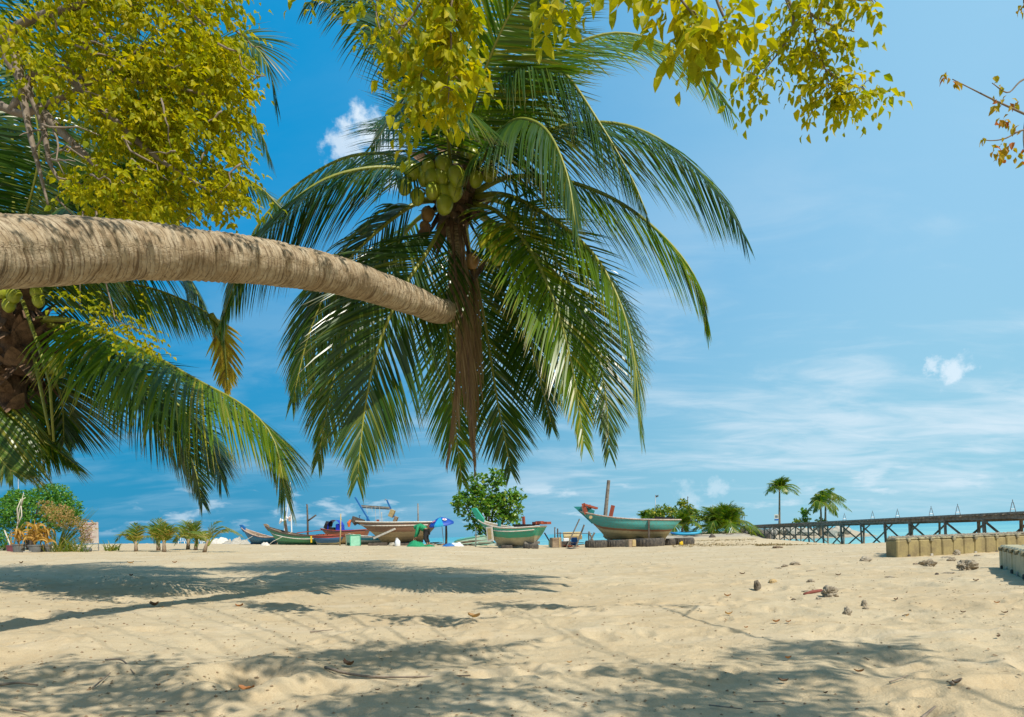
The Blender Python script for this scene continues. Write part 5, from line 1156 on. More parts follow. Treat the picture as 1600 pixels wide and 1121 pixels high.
# ================================================================= shrubs and trees of the middle distance
def crown(parent, blobs, ls, mat, seed, d, wr=.6, depth=1.0, rosette=5, name='crown', up=0.2, mb=None):
    g = random.Random(seed); own = mb is None; mb = mb or MB()
    for (cx, cy, rx, ry, n_) in blobs:
        for i in range(n_):
            a = g.uniform(0, 6.283); u = g.uniform(-1, 1); r_ = g.random() ** .35; q = math.sqrt(1 - u * u)
            x_ = cx + rx * r_ * q * math.cos(a); y_ = cy + ry * r_ * u; dd = d + depth * rx / F * d * r_ * q * math.sin(a)
            c_ = P(x_, y_, dd)
            for k in range(rosette):
                dv = Vector((g.gauss(0, 1), g.gauss(0, 1), g.gauss(up, .7))).normalized()
                leaf(mb, c_ + dv * ls * .2, dv, ls * g.uniform(.6, 1.15), g, wr, .15)
    return mb.build(name, mat, parent) if own else None
def limbs_to(parent, base, targets, r0, mat, seed, name='trunk'):
    g = random.Random(seed); mb = MB()
    for t in targets:
        t = Vector(t); mid_ = base.lerp(t, .45) + Vector((g.gauss(0, .1), g.gauss(0, .1), .12)) * (t - base).length * .3
        mb.tube(spline([base - Vector((0, 0, .05)), mid_, t], 10), [r0 * (1 - .8 * i / 9) for i in range(10)], 6)
    return mb.build(name, mat, parent, smooth=True)
bp = on(763, 39.0)
t = thing('round_leaved_tree', 'round-leaved green shore tree standing behind the bright green boat', 'tree', bp)
crown(t, [(765, 785, 34, 30, 170), (740, 790, 34, 24, 130), (795, 792, 26, 28, 120), (722, 780, 18, 8, 24), (745, 755, 20, 16, 60), (778, 748, 16, 16, 60), (806, 775, 16, 12, 34), (745, 818, 20, 12, 40), (715, 793, 10, 8, 14), (790, 812, 24, 14, 40), (752, 832, 10, 8, 12)], .23, M_LEAFG, 5, 39, .8, .9)
limbs_to(t, bp, [P(x_, y_, 39 + dz) for x_, y_, dz in ((745, 780, .5), (770, 760, -.4), (800, 790, .3), (725, 785, -.2), (760, 800, .8), (780, 745, 0), (808, 778, .2))], .10, M_TWIGD, 6)
bp = on(45, 26.0)
t = thing('shore_bush', 'large rounded green bush at the left edge behind the dry potted plants', 'bush', bp)
crown(t, [(50, 800, 64, 36, 760), (92, 798, 36, 32, 420), (15, 805, 34, 30, 340), (80, 772, 34, 18, 240), (114, 803, 16, 20, 130), (30, 780, 26, 16, 170)], .11, M_LEAFB, 15, 26, .6, .9)
limbs_to(t, bp, [P(x_, y_, 26 + dz) for x_, y_, dz in ((20, 800, .5), (60, 790, -.4), (100, 800, .3), (85, 780, .4), (40, 790, .8))], .07, M_TWIGD, 16)
bp = on(6, 25.0); t = thing('shore_bush', 'small bright green bush at the far left edge below the large bush', 'bush', bp)
crown(t, [(3, 845, 16, 16, 90)], .11, M_LEAFB, 18, 25.0); limbs_to(t, bp, [P(0, 845, 25), P(10, 845, 25)], .03, M_TWIGD, 3)
bp = on(88, 24.0); t = thing('dry_shrub', 'orange-brown half-dry shrub spreading in front of the large bush', 'shrub', bp)
crown(t, [(88, 802, 30, 15, 170), (110, 817, 26, 12, 110), (70, 790, 14, 10, 24), (120, 838, 26, 16, 44), (135, 822, 16, 12, 22)], .085, M_LEAFO, 19, 24, .45)
gg = random.Random(9); tg = []
for i in range(46):
    tg.append(P(gg.uniform(58, 158), gg.uniform(792, 850), 24 + gg.uniform(-.6, .6)))
limbs_to(t, bp, tg, .016, M_LEAFS, 20, 'stems'.replace('stems', 'stem'))
bp = on(103, 23.4); t = thing('grass_tuft', 'tuft of long green and straw blades right of the pots', 'grass tuft', bp); mb = MB()
def blade(mb, b0, dv, L1, w_, g, droop=.5, seg=5):
    p = b0.copy(); s_ = dv.cross(Vector((g.gauss(0, 1), g.gauss(0, 1), .2))).normalized(); V = []; U = []
    for j in range(seg + 1):
        ww = w_ * (1 - (j / seg) ** 2) + .001; V += [p - s_ * ww, p + s_ * ww]; U += [(0, j / seg), (1, j / seg)]; p = p + dv * L1 / seg; dv = (dv + Vector((0, 0, -droop / seg * (j + 1) * .4))).normalized()
    mb.add(V, [(2 * j, 2 * j + 1, 2 * j + 3, 2 * j + 2) for j in range(seg)], U)
for i in range(170):
    blade(mb, bp + Vector((gg.gauss(0, .28), gg.gauss(0, .2), -.02)), Vector((gg.gauss(.15, .5), gg.gauss(0, .4), 1)).normalized(), gg.uniform(.3, .85), .012, gg, .9)
mb.build('blades'.replace('blades', 'blade_cluster'), M_YPALM, t)
# dry potted banana plants
def pot(px, d, r_, h_, label, mat, seed, nleaf, lh, sx=1.0, lmat=None):
    p = on(px, d); t = thing('potted_plant', label, 'potted plant', p, group='potted plants in front of the bush'); g = random.Random(seed)
    MB().tube([(0, 0, -.03), (0, 0, h_ - .04), (0, 0, h_ - .04), (0, 0, h_)], [r_ * .82, r_, r_ * 1.08, r_ * 1.08], 18).build('pot', mat, t, local=True)
    MB().tube([(0, 0, h_), (0, 0, h_ + .01)], r_ * .95, 14).build('soil', M_WOODD, t, local=True)
    mb = MB()
    for i in range(nleaf):
        a = g.uniform(0, 6.283); up_ = g.uniform(.4, 1.5)
        blade(mb, p + Vector((g.gauss(0, .04), g.gauss(0, .04), h_ + .05 + g.uniform(0, lh * .6))), Vector((math.cos(a) * sx, math.sin(a), up_)).normalized(), lh * g.uniform(.5, .9), g.uniform(.03, .055), g, 3.2, 8)
    mb.build('dry_leaves', lmat or M_LEAFD, t, smooth=True)
    MB().tube([p + Vector((0, 0, h_)), p + Vector((.02, 0, h_ + lh * .9))], [.03, .012], 6).build('stem', M_LEAFD, t)
    return t
pot(29, 23.0, .19, .28, 'grey pot with drooping tan dry leaves, left of three similar', M_POT, 1, 26, .62)
pot(54, 22.8, .19, .26, 'middle grey pot with tall straw-coloured dry leaves', M_POT, 2, 34, .95)
pot(71, 23.2, .18, .26, 'right grey pot with hanging golden dry leaves', M_POT, 3, 30, .72)
pot(17, 23.6, .15, .22, 'maroon pot with a bare white stake, leftmost', M_POTR, 4, 3, .2)
MB().tube([on(17, 23.6, .15), P(7, 829, 23.6)], .022, 7).build('white_stake', M_WHITE, None); tag(bpy.data.objects['white_stake'], 'white stake leaning out of the maroon pot', 'stake')
wblock(42, 22.6, (.22, .14, .07), 5, 'flat pale stone slab between the left two grey pots', M_CONC, 'stone_slab', 'stone', 0, False)
p = on(134, 23.8); t = thing('plant_pot', 'dark round pot at the foot of the white notice board', 'pot', p)
MB().tube([(0, 0, -.02), (0, 0, .08), (0, 0, .15)], [.16, .19, .15], 16).build('pot', M_POT, t, local=True, smooth=True); MB().tube([(0, 0, .15), (0, 0, .155)], .14, 14).build('soil', M_WOODD, t, local=True)
# bare saplings sticks in front of bush
t = thing('bare_sapling', 'two pale bare sticks standing in front of the large bush', 'sapling', on(24, 23.5))
for i, q in enumerate(([(22, 850), (27, 822), (30, 800), (37, 770)], [(27, 822), (34, 806), (33, 790)], [(28, 815), (27, 795), (33, 780)], [(33, 790), (36, 780), (40, 778)])):
    MB().tube([P(x_, y_, 23.5) for x_, y_ in q], [.025, .02, .014, .008][:len(q)], 6).build('stem', M_ROPE, t, smooth=True)
pole(28, 866, 28.5, 742, 28, .018, 'very thin grey pole rising above the large bush', M_GREYM, extra=(([(28.5, 744), (28.8, 742)], 'tip'),))
# notice board (blank-looking, faded)
sbp = on(140, 24.4); t = thing('notice_board', 'faded white notice board with red heading on two thin legs', 'sign', sbp, R(3))
MB().box((0, 0, .66), (.62, .03, .78)).build('panel', solid('sun_bleached_panel', (.66, .60, .56), .6, .6, 5, (.45, .38, .34)), t, local=True)
for s_ in (-.29, .29): MB().bar((s_, .03, -.1), (s_, .03, 1.05), .03).build('leg', M_GREYM, t, local=True)
M_PR = solid('faded_red_print', (.50, .25, .26), .6, .6, 20); rows = MB(); gg = random.Random(4)
hd = MB(); x_ = -.24
while x_ < .24:
    w_ = gg.uniform(.02, .05); hd.box((x_ + w_ / 2, -.018, .98), (w_, .006, .05)); x_ += w_ + .014
hd.build('heading', M_PR, t, local=True)
for r_ in range(9):
    x_ = -.25
    while x_ < .1 + .12 * (r_ % 3 == 0):
        w_ = gg.uniform(.015, .05); rows.box((x_ + w_ / 2, -.018, .88 - r_ * .062), (w_, .006, .020)); x_ += w_ + .012
    rows.build('text_line', M_PR, t, local=True); rows = MB()
# young palms on the sand
def young_palm(px, py, d, hgt, wid_, label, seed, grp='young palms planted on the sand', n=7, lean=0.0, mat=None):
    hgt *= 1.32; g = random.Random(seed); b0 = on(px, d); t = thing('young_palm', label, 'young palm', b0, group=grp)
    top = b0 + Vector((lean * .2, 0, hgt * .30)); MB().tube([b0 - Vector((0, 0, .05)), (b0 + top) / 2, top], [hgt * .06, hgt * .045, hgt * .03], 8).build('trunk', M_WOOD, t, smooth=True)
    for i in range(n):
        a = g.uniform(-.9, .9) + (math.pi if i % 2 else 0); rr = hgt * g.uniform(.5, .8); th = R(g.uniform(22, 84)) if i else R(86)
        hv = Vector((math.cos(a), math.sin(a), 0)); cs_, sn_ = math.cos(th), math.sin(th); sag = .45 * cs_ + .08; lx = lean * .5
        pts = [top - Vector((0, 0, hgt * .14)), top + (hv * cs_ * .35 + Vector((lx * .2, 0, sn_ * .36))) * rr, top + (hv * cs_ * .75 + Vector((lx * .6, 0, sn_ * .66 - sag * .2))) * rr, top + (hv * cs_ * 1.05 + Vector((lx * 1.2, 0, sn_ * .78 - sag))) * rr]
        m2 = mat or M_YPALM
        fr = frond(t, pts, m2, M_RACH, seed * 10 + i, n=20, Lmax=hgt * .29, wid=.034, droop=.5, rr=.012, bare=.25, seg=3, vee=.2)
    return t
young_palm(212, 865, 24, .95, .55, 'small bright green palm sapling, leftmost, nearest the bush', 1, n=6)
young_palm(247, 862, 25, 1.1, .6, 'palm sapling with a browned drooping leaf, second from left', 2, n=7)
young_palm(256, 868, 23.5, 1.05, .7, 'front palm sapling with spreading yellow-green fronds', 3, n=8)
young_palm(293, 860, 26, 1.1, .55, 'dark green palm sapling left of a close pair', 4, n=6, lean=.2)
young_palm(305, 862, 25.5, 1.05, .5, 'thinner palm sapling right of a close pair', 5, n=6, lean=.2)
young_palm(318, 868, 23, 1.0, .75, 'wind-swept palm sapling with brown trunk, rightmost, fronds blown right', 6, n=7, lean=.75)
bp = on(174, 24.5); t = thing('beach_plant', 'low green beach plant right of the notice board', 'plant', bp)
mb = MB()
for i in range(34): blade(mb, bp + Vector((gg.gauss(0, .12), gg.gauss(0, .1), 0)), Vector((gg.gauss(.2, .7), gg.gauss(0, .4), .8)).normalized(), gg.uniform(.2, .55), .02, gg, 1.3)
mb.build('blade_cluster', M_YPALM, t)
# white plastic chairs
def chair(px, d, rz, label):
    p = on(px, d, -.02); t = thing('plastic_chair', label, 'chair', p, R(rz), group='white plastic chairs on the far sand')
    MB().box((0, 0, .42), (.46, .44, .03), None, .01).build('seat', M_PLAS, t, local=True)
    bk = MB(); bk.tube([Vector((.22 * math.cos(a), .22, .45 + .42 * math.sin(a) ** .7)) for a in np.linspace(.02, math.pi - .02, 14)], .025, 6)
    for x_ in (-.1, 0, .1): bk.bar((x_, .22, .44), (x_, .22, .83), .035, .015)
    bk.build('backrest', M_PLAS, t, local=True)
    for sx in (-.2, .2):
        MB().tube([(sx * 1.1, -.2, .62), (sx * 1.15, .15, .64), (sx, .22, .6)], .02, 6).build('armrest', M_PLAS, t, local=True)
        for sy in (-.19, .19): MB().bar((sx, sy, .42), (sx * 1.15, sy * 1.15, 0), .04, .03).build('leg', M_PLAS, t, local=True)
chair(285, 46.5, 5, 'white plastic chair left of the close palm saplings'); chair(312, 46.8, -8, 'white plastic chair between the palm saplings, facing the sea'); chair(322, 47, 12, 'white plastic chair half behind the wind-swept sapling')

# ================================================================= the spit: shrubs, palms, poles, kayaks
def shrub(px, d, blobs, ls, label, mat, seed, name='shore_shrub', cat='shrub'):
    bp = on(px, d); t = thing(name, label, cat, bp); crown(t, blobs, ls, mat, seed, d, .6, .8, 5)
    limbs_to(t, bp, [P(b_[0], b_[1], d) for b_ in blobs], .07, M_TWIGD, seed); return t
shrub(1040, 72, [(1036, 803, 26, 12, 190), (1022, 806, 14, 10, 60)], .34, 'leafy green shrub left on the spit, just beyond the turquoise stern', M_LEAFS, 31)
shrub(1072, 74, [(1070, 800, 16, 16, 120), (1065, 788, 7, 6, 24), (1082, 808, 16, 14, 110)], .34, 'taller yellow-green shrub on the spit beside the thin pole', M_LEAFS, 32)
shrub(1145, 76, [(1140, 812, 10, 12, 70), (1152, 808, 8, 10, 44)], .30, 'small round shrub at the right of the bushy palms on the spit', M_LEAFS, 33)
def far_palm(px, base_py, d, top_py, crown_r, label, seed, nf=14, wind=.0, trunk_r=.13, mat=None, droop=1.0, lo=-.5, topx=None, grp=None, name='coconut_palm'):
    g = random.Random(seed); b0 = on(px, d); top = P(topx or px, top_py, d); t = thing(name, label, 'palm tree', b0, group=grp)
    MB().tube(spline([b0 - Vector((0, 0, .2)), b0.lerp(top, .5) + Vector((g.uniform(-.1, .1), 0, 0)), top], 14), [trunk_r * (1.2 - .5 * i / 13) for i in range(14)], 8).build('trunk', M_TRUNKD, t, smooth=True)
    for i in range(nf):
        a = 2 * math.pi * (i / nf) + g.uniform(-.2, .2); e = g.uniform(lo, 1.1); rr = crown_r * g.uniform(.8, 1.05)
        hx = math.cos(a) + wind; hy = math.sin(a)
        th = R(-25 + 105 * (.5 + .5 * math.sin(i * 2.4 + seed)) if lo < 0 else 12 + 72 * (.5 + .5 * math.sin(i * 2.4 + seed))) + g.uniform(-.12, .12)
        hv = Vector((hx, hy, 0)).normalized(); cs_, sn_ = math.cos(th), math.sin(th); sag = .42 * cs_ + .10
        p1 = top + (hv * cs_ * .35 + Vector((wind * .12, 0, sn_ * .38 + .06))) * rr; p2 = top + (hv * cs_ * .72 + Vector((wind * .45, 0, sn_ * .72 - sag * .25))) * rr; p3 = top + (hv * cs_ + Vector((wind * .9, 0, sn_ * .92 - sag))) * rr
        frond(t, [top, p1, p2, p3], mat or M_FROND, M_RACH, seed * 50 + i, n=34, Lmax=crown_r * .42, wid=.075, droop=droop, rr=.035, bare=.18, seg=3, vee=.15)
    return t
far_palm(1218, 818, 92, 766, 2.6, 'tall lone coconut palm on the far bank, crown blown to one side', 61, 19, .18, .15, lo=.1, droop=.5)
far_palm(1282, 818, 92, 786, 2.0, 'shorter palm of the far pair, with hanging dry skirt', 62, 11, -.2, .15, lo=-1.0, droop=1.3)
far_palm(1290, 818, 94, 782, 2.7, 'right palm of the far pair, fronds drooping to the right', 63, 14, .3, .15, lo=-1.2, droop=1.3)
far_palm(1120, 835, 74, 828, 3.9, 'bushy young palm, left of the cluster on the spit', 64, 18, 0, .12, lo=.1, droop=.5)
far_palm(1134, 835, 73, 826, 3.8, 'bushy tall young palm, right of the cluster on the spit', 65, 20, .1, .12, lo=.1, droop=.5)
far_palm(1012, 830, 76, 818, 2.2, 'small palm at the left end of the spit shrubs', 66, 11, -.1, .1, lo=.3, droop=.5)
far_palm(1067, 835, 70, 822, 2.2, 'low palm with orange-brown base in front of the spit shrubs', 67, 13, .1, .12, lo=.2, droop=.5)
t = thing('slender_tree', 'slender small-leaved tree between the lone palm and the far pair', 'tree', on(1257, 93)); crown(t, [(1256, 799, 5, 3, 12), (1257, 806, 3, 8, 14), (1262, 801, 4, 3, 6)], .4, M_LEAFG, 34, 93)
limbs_to(t, on(1257, 93), [P(1256, 797, 93)], .1, M_TWIGD, 3)
shrub(1243, 93, [(1250, 815, 10, 3, 30), (1262, 813, 6, 4, 16)], .34, 'low green bush on the far bank just above the pier deck', M_LEAFS, 35)
shrub(1280, 94, [(1282, 814, 7, 3, 18)], .34, 'tiny bush at the foot of the far pair of palms', M_LEAFS, 36)
t = thing('twiggy_tree', 'bare twiggy tree right of the bushy palms on the spit', 'tree', on(1158, 76))
limbs_to(t, on(1158, 76), [P(1156, 794, 76), P(1164, 806, 76), P(1152, 800, 76), P(1160, 798, 76)], .06, M_TWIGD, 8); crown(t, [(1158, 800, 6, 6, 8), (1163, 807, 3, 3, 5)], .25, M_LEAFS, 37, 76)
t = pole(1024, 830, 1024, 774, 80, .045, 'thin flagpole with a small grey flag above the spit shrubs', M_GREYM, 'flagpole', 'flagpole', extra=(([(1024, 775), (1024, 773)], 'finial'),))
MB().add([P(1024 + i * 1.0, 774 + j * 1.5 + .5 * math.sin(i), 80) + Vector((0, .1 * math.sin(i * 1.3), 0)) for i in range(6) for j in range(3)], [(i * 3 + j, i * 3 + 3 + j, i * 3 + 4 + j, i * 3 + 1 + j) for i in range(5) for j in range(2)]).build('flag', M_POT, t)
pole(1074.5, 830, 1074.5, 776, 78, .06, 'plain dark pole rising from the taller spit shrub', M_WOODD, extra=(([(1074.5, 778), (1075.5, 777.5)], 'cap'),))
# small sign on the far bank
p = on(1213, 91); t = thing('sign', 'small white and blue sign beside the lone palm trunk', 'sign', p)
MB().bar((0, .05, -.1), (0, .05, 1.3), .08).build('post', M_GREYM, t, local=True)
q = P(1213, 809, 91) - p; MB().box((q.x, -.05, q.z), (.55, .05, .85)).build('panel', M_WHITE, t, local=True); MB().box((q.x, -.09, q.z - .28), (.5, .03, .22)).build('blue_band', M_BLUE, t, local=True); MB().box((q.x, -.09, q.z + .15), (.34, .03, .3)).build('dark_mark', M_POT, t, local=True)
heap('stone_mound', 'dark brown stone mound on the far bank between bush and palm pair', 'rock', on(1268, 92), .32, .3, 1.15, M_WOODD, 41, 12)
# kayaks by the spit shrubs
def kayak(px, d, L1, col, label, rz):
    p = on(px, d, .05); t = thing('kayak', label, 'kayak', p, R(rz), group='small boats drawn up on the spit'); mb = MB()
    n_ = 16; V = []
    for i in range(n_ + 1):
        s_ = i / n_ * 2 - 1; w_ = .34 * (1 - s_ * s_) ** .6 + .01; z0 = .10 * s_ ** 4
        for a in np.linspace(0, 2 * math.pi, 11)[:-1]: V.append((s_ * L1 / 2, w_ * math.cos(a), z0 + .17 + .17 * math.sin(a) * (1 - .5 * s_ * s_)))
    mb.add(V, [(i * 10 + j, i * 10 + (j + 1) % 10, i * 10 + 10 + (j + 1) % 10, i * 10 + 10 + j) for i in range(n_) for j in range(10)]); mb.build('shell', col, t, smooth=True, local=True)
    MB().tube([(.4 * math.cos(a), .2 * math.sin(a), .34) for a in np.linspace(0, 6.283, 16)], .03, 5).build('cockpit_rim', M_BLACK, t, local=True)
kayak(1068, 66, 2.6, M_BLUE, 'blue kayak at the foot of the spit shrubs', 8); kayak(1074, 64, 2.4, M_UL, 'light blue kayak in front of the blue one', -4); kayak(1083, 65, 1.8, M_TEAL, 'dark teal kayak, rightmost of three', 5)
heap('rock', 'dark rock on the grey sand of the spit', 'rock', on(1113, 48), .26, .2, .24, M_WOODD, 44, 12)
planks(1098, 60, 5, 2.0, 'driftwood lying on the grey sand of the spit', 12, [M_WOODD, M_WOODG])
planks(1143, 66, 4, 1.2, 'driftwood branch near the pier end of the spit', 13, [M_WOODD, M_WOOD])

# ================================================================= pier
M_PIER = solid('pier_timber', (0.30, 0.245, 0.19), 0.9, 0.8, 4, (0.13, 0.105, 0.08), .6)
def pier_x(y): return 21.1 + .127 * y
pb = (pier_x(84), 84.0)
pier = thing('pier', 'long weathered timber pier on crossed posts, running from the bank out to the right', 'pier', (pb[0], pb[1], SEA))
DZ = 1.10; W2 = 1.15
g = random.Random(77); ys_ = np.arange(24, 84.1, .32)
dk = MB(); dirv = Vector((.127, 1, 0)).normalized(); nx = Vector((1, -.127, 0)).normalized()
for y_ in ys_:
    c_ = Vector((pier_x(y_), y_, DZ - .04 + g.uniform(-.012, .012))); dk.bar(c_ - nx * (W2 + g.uniform(0, .12)), c_ + nx * (W2 + g.uniform(0, .12)), .29, .07)
for i in range(12):
    c_ = Vector((pier_x(84 + i * .42), 84 + i * .42, DZ - .06 - i * .10)); dk.bar(c_ - nx * W2, c_ + nx * W2, .29, .07)
dk.build('deck', M_WOODG, pier)
for s_ in (-1, 0, 1):
    MB().bar(Vector((pier_x(23.5), 23.5, DZ - .17)) + nx * s_ * (W2 - .1), Vector((pier_x(84), 84, DZ - .17)) + nx * s_ * (W2 - .1), .12, .17).build('stringer', M_PIER, pier)
MB().bar(Vector((pier_x(23.5), 23.5, DZ + .02)) - nx * (W2 + .10), Vector((pier_x(84), 84, DZ + .02)) - nx * (W2 + .10), .05, .08).build('kerb_rail', M_PIER, pier)
for y_ in np.arange(26, 84, 4.1):
    y2 = y_ + g.uniform(-.4, .4); c_ = Vector((pier_x(y2), y2, 0)); lo = SEA - .9
    MB().bar(c_ - nx * (W2 + .05) + Vector((0, 0, DZ - .32)), c_ + nx * (W2 + .05) + Vector((0, 0, DZ - .32)), .14, .12).build('cross_beam', M_PIER, pier)
    for s_ in (-1, .55):
        MB().tube([c_ + nx * s_ * W2 * g.uniform(.88, 1) + Vector((0, 0, lo)), c_ + nx * s_ * W2 + Vector((0, 0, DZ - .27))], g.uniform(.065, .09), 8).build('post', M_PIER, pier)
    for s_ in (-1, 1):
        MB().bar(c_ + nx * s_ * W2 + Vector((0, .12 * s_, DZ - .38)), c_ - nx * s_ * W2 * g.uniform(.5, .95) + Vector((0, .12 * s_, SEA - .25)), .13, .08).build('brace', M_PIER, pier)
def trestle(px, lab):
    # where the pier line meets this column of the photo
    best = min(np.arange(25, 84, .05), key=lambda y_: abs(((pier_x(y_) + .4) / y_) * F + 800 - px)); c_ = Vector((pier_x(best) + .4, best, DZ + .13))
    t = thing('metal_trestle', lab, 'trestle', c_, group='small metal trestles along the pier deck'); h_ = .46
    for s_ in (-1, 1): MB().tube([c_ + Vector((s_ * .17, 0, -.13)), c_ + Vector((s_ * .03, 0, h_))], .02, 5).build('leg', M_GREYM, t)
    MB().tube([c_ + Vector((-.12, 0, .1)), c_ + Vector((.12, 0, .1))], .016, 5).build('rung', M_GREYM, t); MB().tube([c_ + Vector((0, 0, h_ - .02)), c_ + Vector((0, 0, h_ + .14))], .02, 5).build('tip', M_GREYM, t)
for px, lab in ((1320, 'farthest metal trestle on the pier, right of the palm pair'), (1364, 'second farthest metal trestle on the pier'), (1403, 'third metal trestle from the far end of the pier'), (1456, 'fourth metal trestle from the far end, above the pontoon corner'), (1497, 'second nearest metal trestle on the pier'), (1583, 'nearest and largest metal trestle, close to the right edge')): trestle(px, lab)
# rocks at the pier's landward end
M_ROCKD = solid('dark_rock', (0.13, 0.115, 0.10), .9, .8, 3, (.05, .045, .04), .9); M_ROCK = solid('coral_rock', (0.42, 0.36, 0.27), .95, .8, 9, (.20, .16, .11), 1.0)
def rock(c_, r_, seed, mat, label=None, grp=None, sc3=(1, 1, .8), name='rock', cat='rock', amp=.5, sub=3, parent=None):
    import bmesh
    bm = bmesh.new(); bmesh.ops.create_icosphere(bm, subdivisions=sub, radius=1); g = random.Random(seed); off = g.uniform(0, 90)
    co = np.array([v.co[:] for v in bm.verts]); k = 1 + amp * (fbm(co[:, 0] * 1.3 + off, co[:, 1] * 1.3 + co[:, 2] * 1.7, 3, seed) + .5 * fbm(co[:, 2] * 4 + off, co[:, 0] * 4 - co[:, 1] * 3, 3, seed + 3) + .28 * fbm(co[:, 2] * 11 + off, co[:, 0] * 9 - co[:, 1] * 10, 2, seed + 5))
    V = co * k[:, None] * np.array(sc3) * r_ + np.array([c_[0], c_[1], c_[2] + sc3[2] * r_ * .62]); Fc = [tuple(v.index for v in f.verts) for f in bm.faces]; bm.free()
    o = MB().add(V, Fc).build(name, mat, parent, smooth=False)
    if label: tag(o, label, cat, grp)
    return o
g = random.Random(8)
for i in range(16):
    px = g.uniform(1166, 1200); d = g.uniform(87, 92); rock(on(px, d, -.15 + g.uniform(0, .5)), g.uniform(.5, .95), i, M_ROCKD, 'dark boulder at the landward end of the pier', 'dark boulders at the landward end of the pier', sub=2)
for i in range(12):
    px = 1205 + i * 10.5; d = 93 + g.uniform(-1, 1); rock(on(px, d, -.2 + g.uniform(0, .2)), g.uniform(.7, 1.1), 40 + i, M_CONC, 'pale boulder along the far bank seen under the pier deck', 'pale boulders along the far bank', sub=2)

# ================================================================= pontoons of plastic cubes
M_CUBE = solid('khaki_plastic', (0.33, 0.265, 0.115), 0.65, 0.75, 3.2, (0.20, 0.155, 0.075), .25); M_CUBED = solid('khaki_plastic_grimy', (0.33, 0.29, 0.17), 0.8, 0.8, 10, (.14, .12, .08), .5)
M_CUBE2 = solid('pale_khaki_plastic', (0.50, 0.44, 0.26), 0.6, 0.7, 3, (0.32, 0.28, 0.17), .1)
def pontoon(c0, u, nx_, ny_, cs, h_, label, mat):
    """c0: near left bottom corner; u: unit vector along the long side; cs: half-cube pitch"""
    u = Vector(u).normalized(); v = Vector((-u.y, u.x, 0))
    ray = Vector((c0[0], c0[1], 0)); shift = max(0.0, ray.dot(u) / ray.dot(v)) if ray.dot(v) > 0 else 0.0; shift = min(shift, 2.2)
    rz = math.atan2(u.y, u.x); t = thing('floating_dock', label, 'pontoon', c0, rz); g = random.Random(1)
    for iy in range(ny_):
        bd = MB()
        for ix in range(nx_):
            if iy not in (0, ny_ - 1) and ix not in (0, 1, nx_ - 1): pass
            bd.box(((ix + .5 + iy * shift) * cs, (iy + .5) * cs + g.uniform(-.008, .008), h_ * .44 + g.uniform(-.008, .008)), (cs * .975, cs * .975, h_ * .86), None, cs * .06)
        bd.build('float_row', mat, t, local=True)
    tp = MB()
    for iy in range(ny_):
        for ix in range(nx_): tp.box(((ix + .5 + iy * shift) * cs, (iy + .5) * cs, h_ * .93), (cs * .93, cs * .93, h_ * .14), None, cs * .08)
    tp.build('top_deck', M_CUBED if mat is M_CUBE else mat, t, local=True)
    for ix in range(1, nx_ + 1, 2):
        MB().box((ix * cs, -.012, h_ * .86), (cs * .26, .05, h_ * .16), None, .01).build('lug', M_CUBED, t, local=True)
        MB().box((ix * cs, -.004, h_ * .10), (cs * .24, .03, h_ * .18), None, .01).build('lug', M_WOODD if ix % 4 == 1 else M_CONC, t, local=True)
    return t
c1_ = G(1402, 871); e1 = G(1600, 861.5); u1 = (e1 - c1_); u1.z = 0
c1_.z = gz(c1_.x, c1_.y) - .04
pk1 = pontoon((c1_.x, c1_.y, c1_.z), u1, 18, 5, .33, .33 / .33 * 33 / F * c1_.y, 'long khaki floating dock of plastic cubes with gravel on top, by the pier', M_CUBE)
c2_ = G(1562, 888); e2 = G(1602, 905); u2 = (e2 - c2_); u2.z = 0; L2 = u2.length
c2_.z = gz(c2_.x, c2_.y) - .02
pk2 = pontoon((c2_.x, c2_.y, c2_.z), u2, 14, 6, .26, 38 / F * c2_.y, 'nearer pale khaki floating dock cut by the right edge', M_CUBE2)
# gravel on the first dock
gv = MB(); g = random.Random(31); h1 = 33 / F * c1_.y
def pebble(mb, c_, r_, g):
    a = g.uniform(0, 3); V = []
    for k in range(6):
        V.append(Vector(c_) + Vector((math.cos(a + k * 1.047) * r_ * g.uniform(.7, 1.2), math.sin(a + k * 1.047) * r_ * g.uniform(.7, 1.2), g.uniform(0, .3) * r_)))
    V += [Vector(c_) + Vector((0, 0, r_ * g.uniform(.6, .95))), Vector(c_) - Vector((0, 0, r_ * .3))]
    mb.add(V, [(k, (k + 1) % 6, 6) for k in range(6)] + [((k + 1) % 6, k, 7) for k in range(6)])
uu = u1.normalized(); vv = Vector((-uu.y, uu.x, 0)); SHF = min(max(0, Vector((c1_.x, c1_.y, 0)).dot(uu) / Vector((c1_.x, c1_.y, 0)).dot(vv)), 2.2)
for i in range(2200):
    y_ = g.uniform(.01, 1.6); x_ = g.uniform(0.02, 5.9) + int(y_ / .33) * .33 * SHF
    if vn(np.array([x_ * 2.2]), np.array([y_ * 2.2]), 4)[0] < -.22: continue
    pebble(gv, (x_, y_, h1), g.uniform(.010, .028), g)
o = gv.build('gravel_layer', M_ROCK, pk1, local=True); o['kind'] = 'stuff'

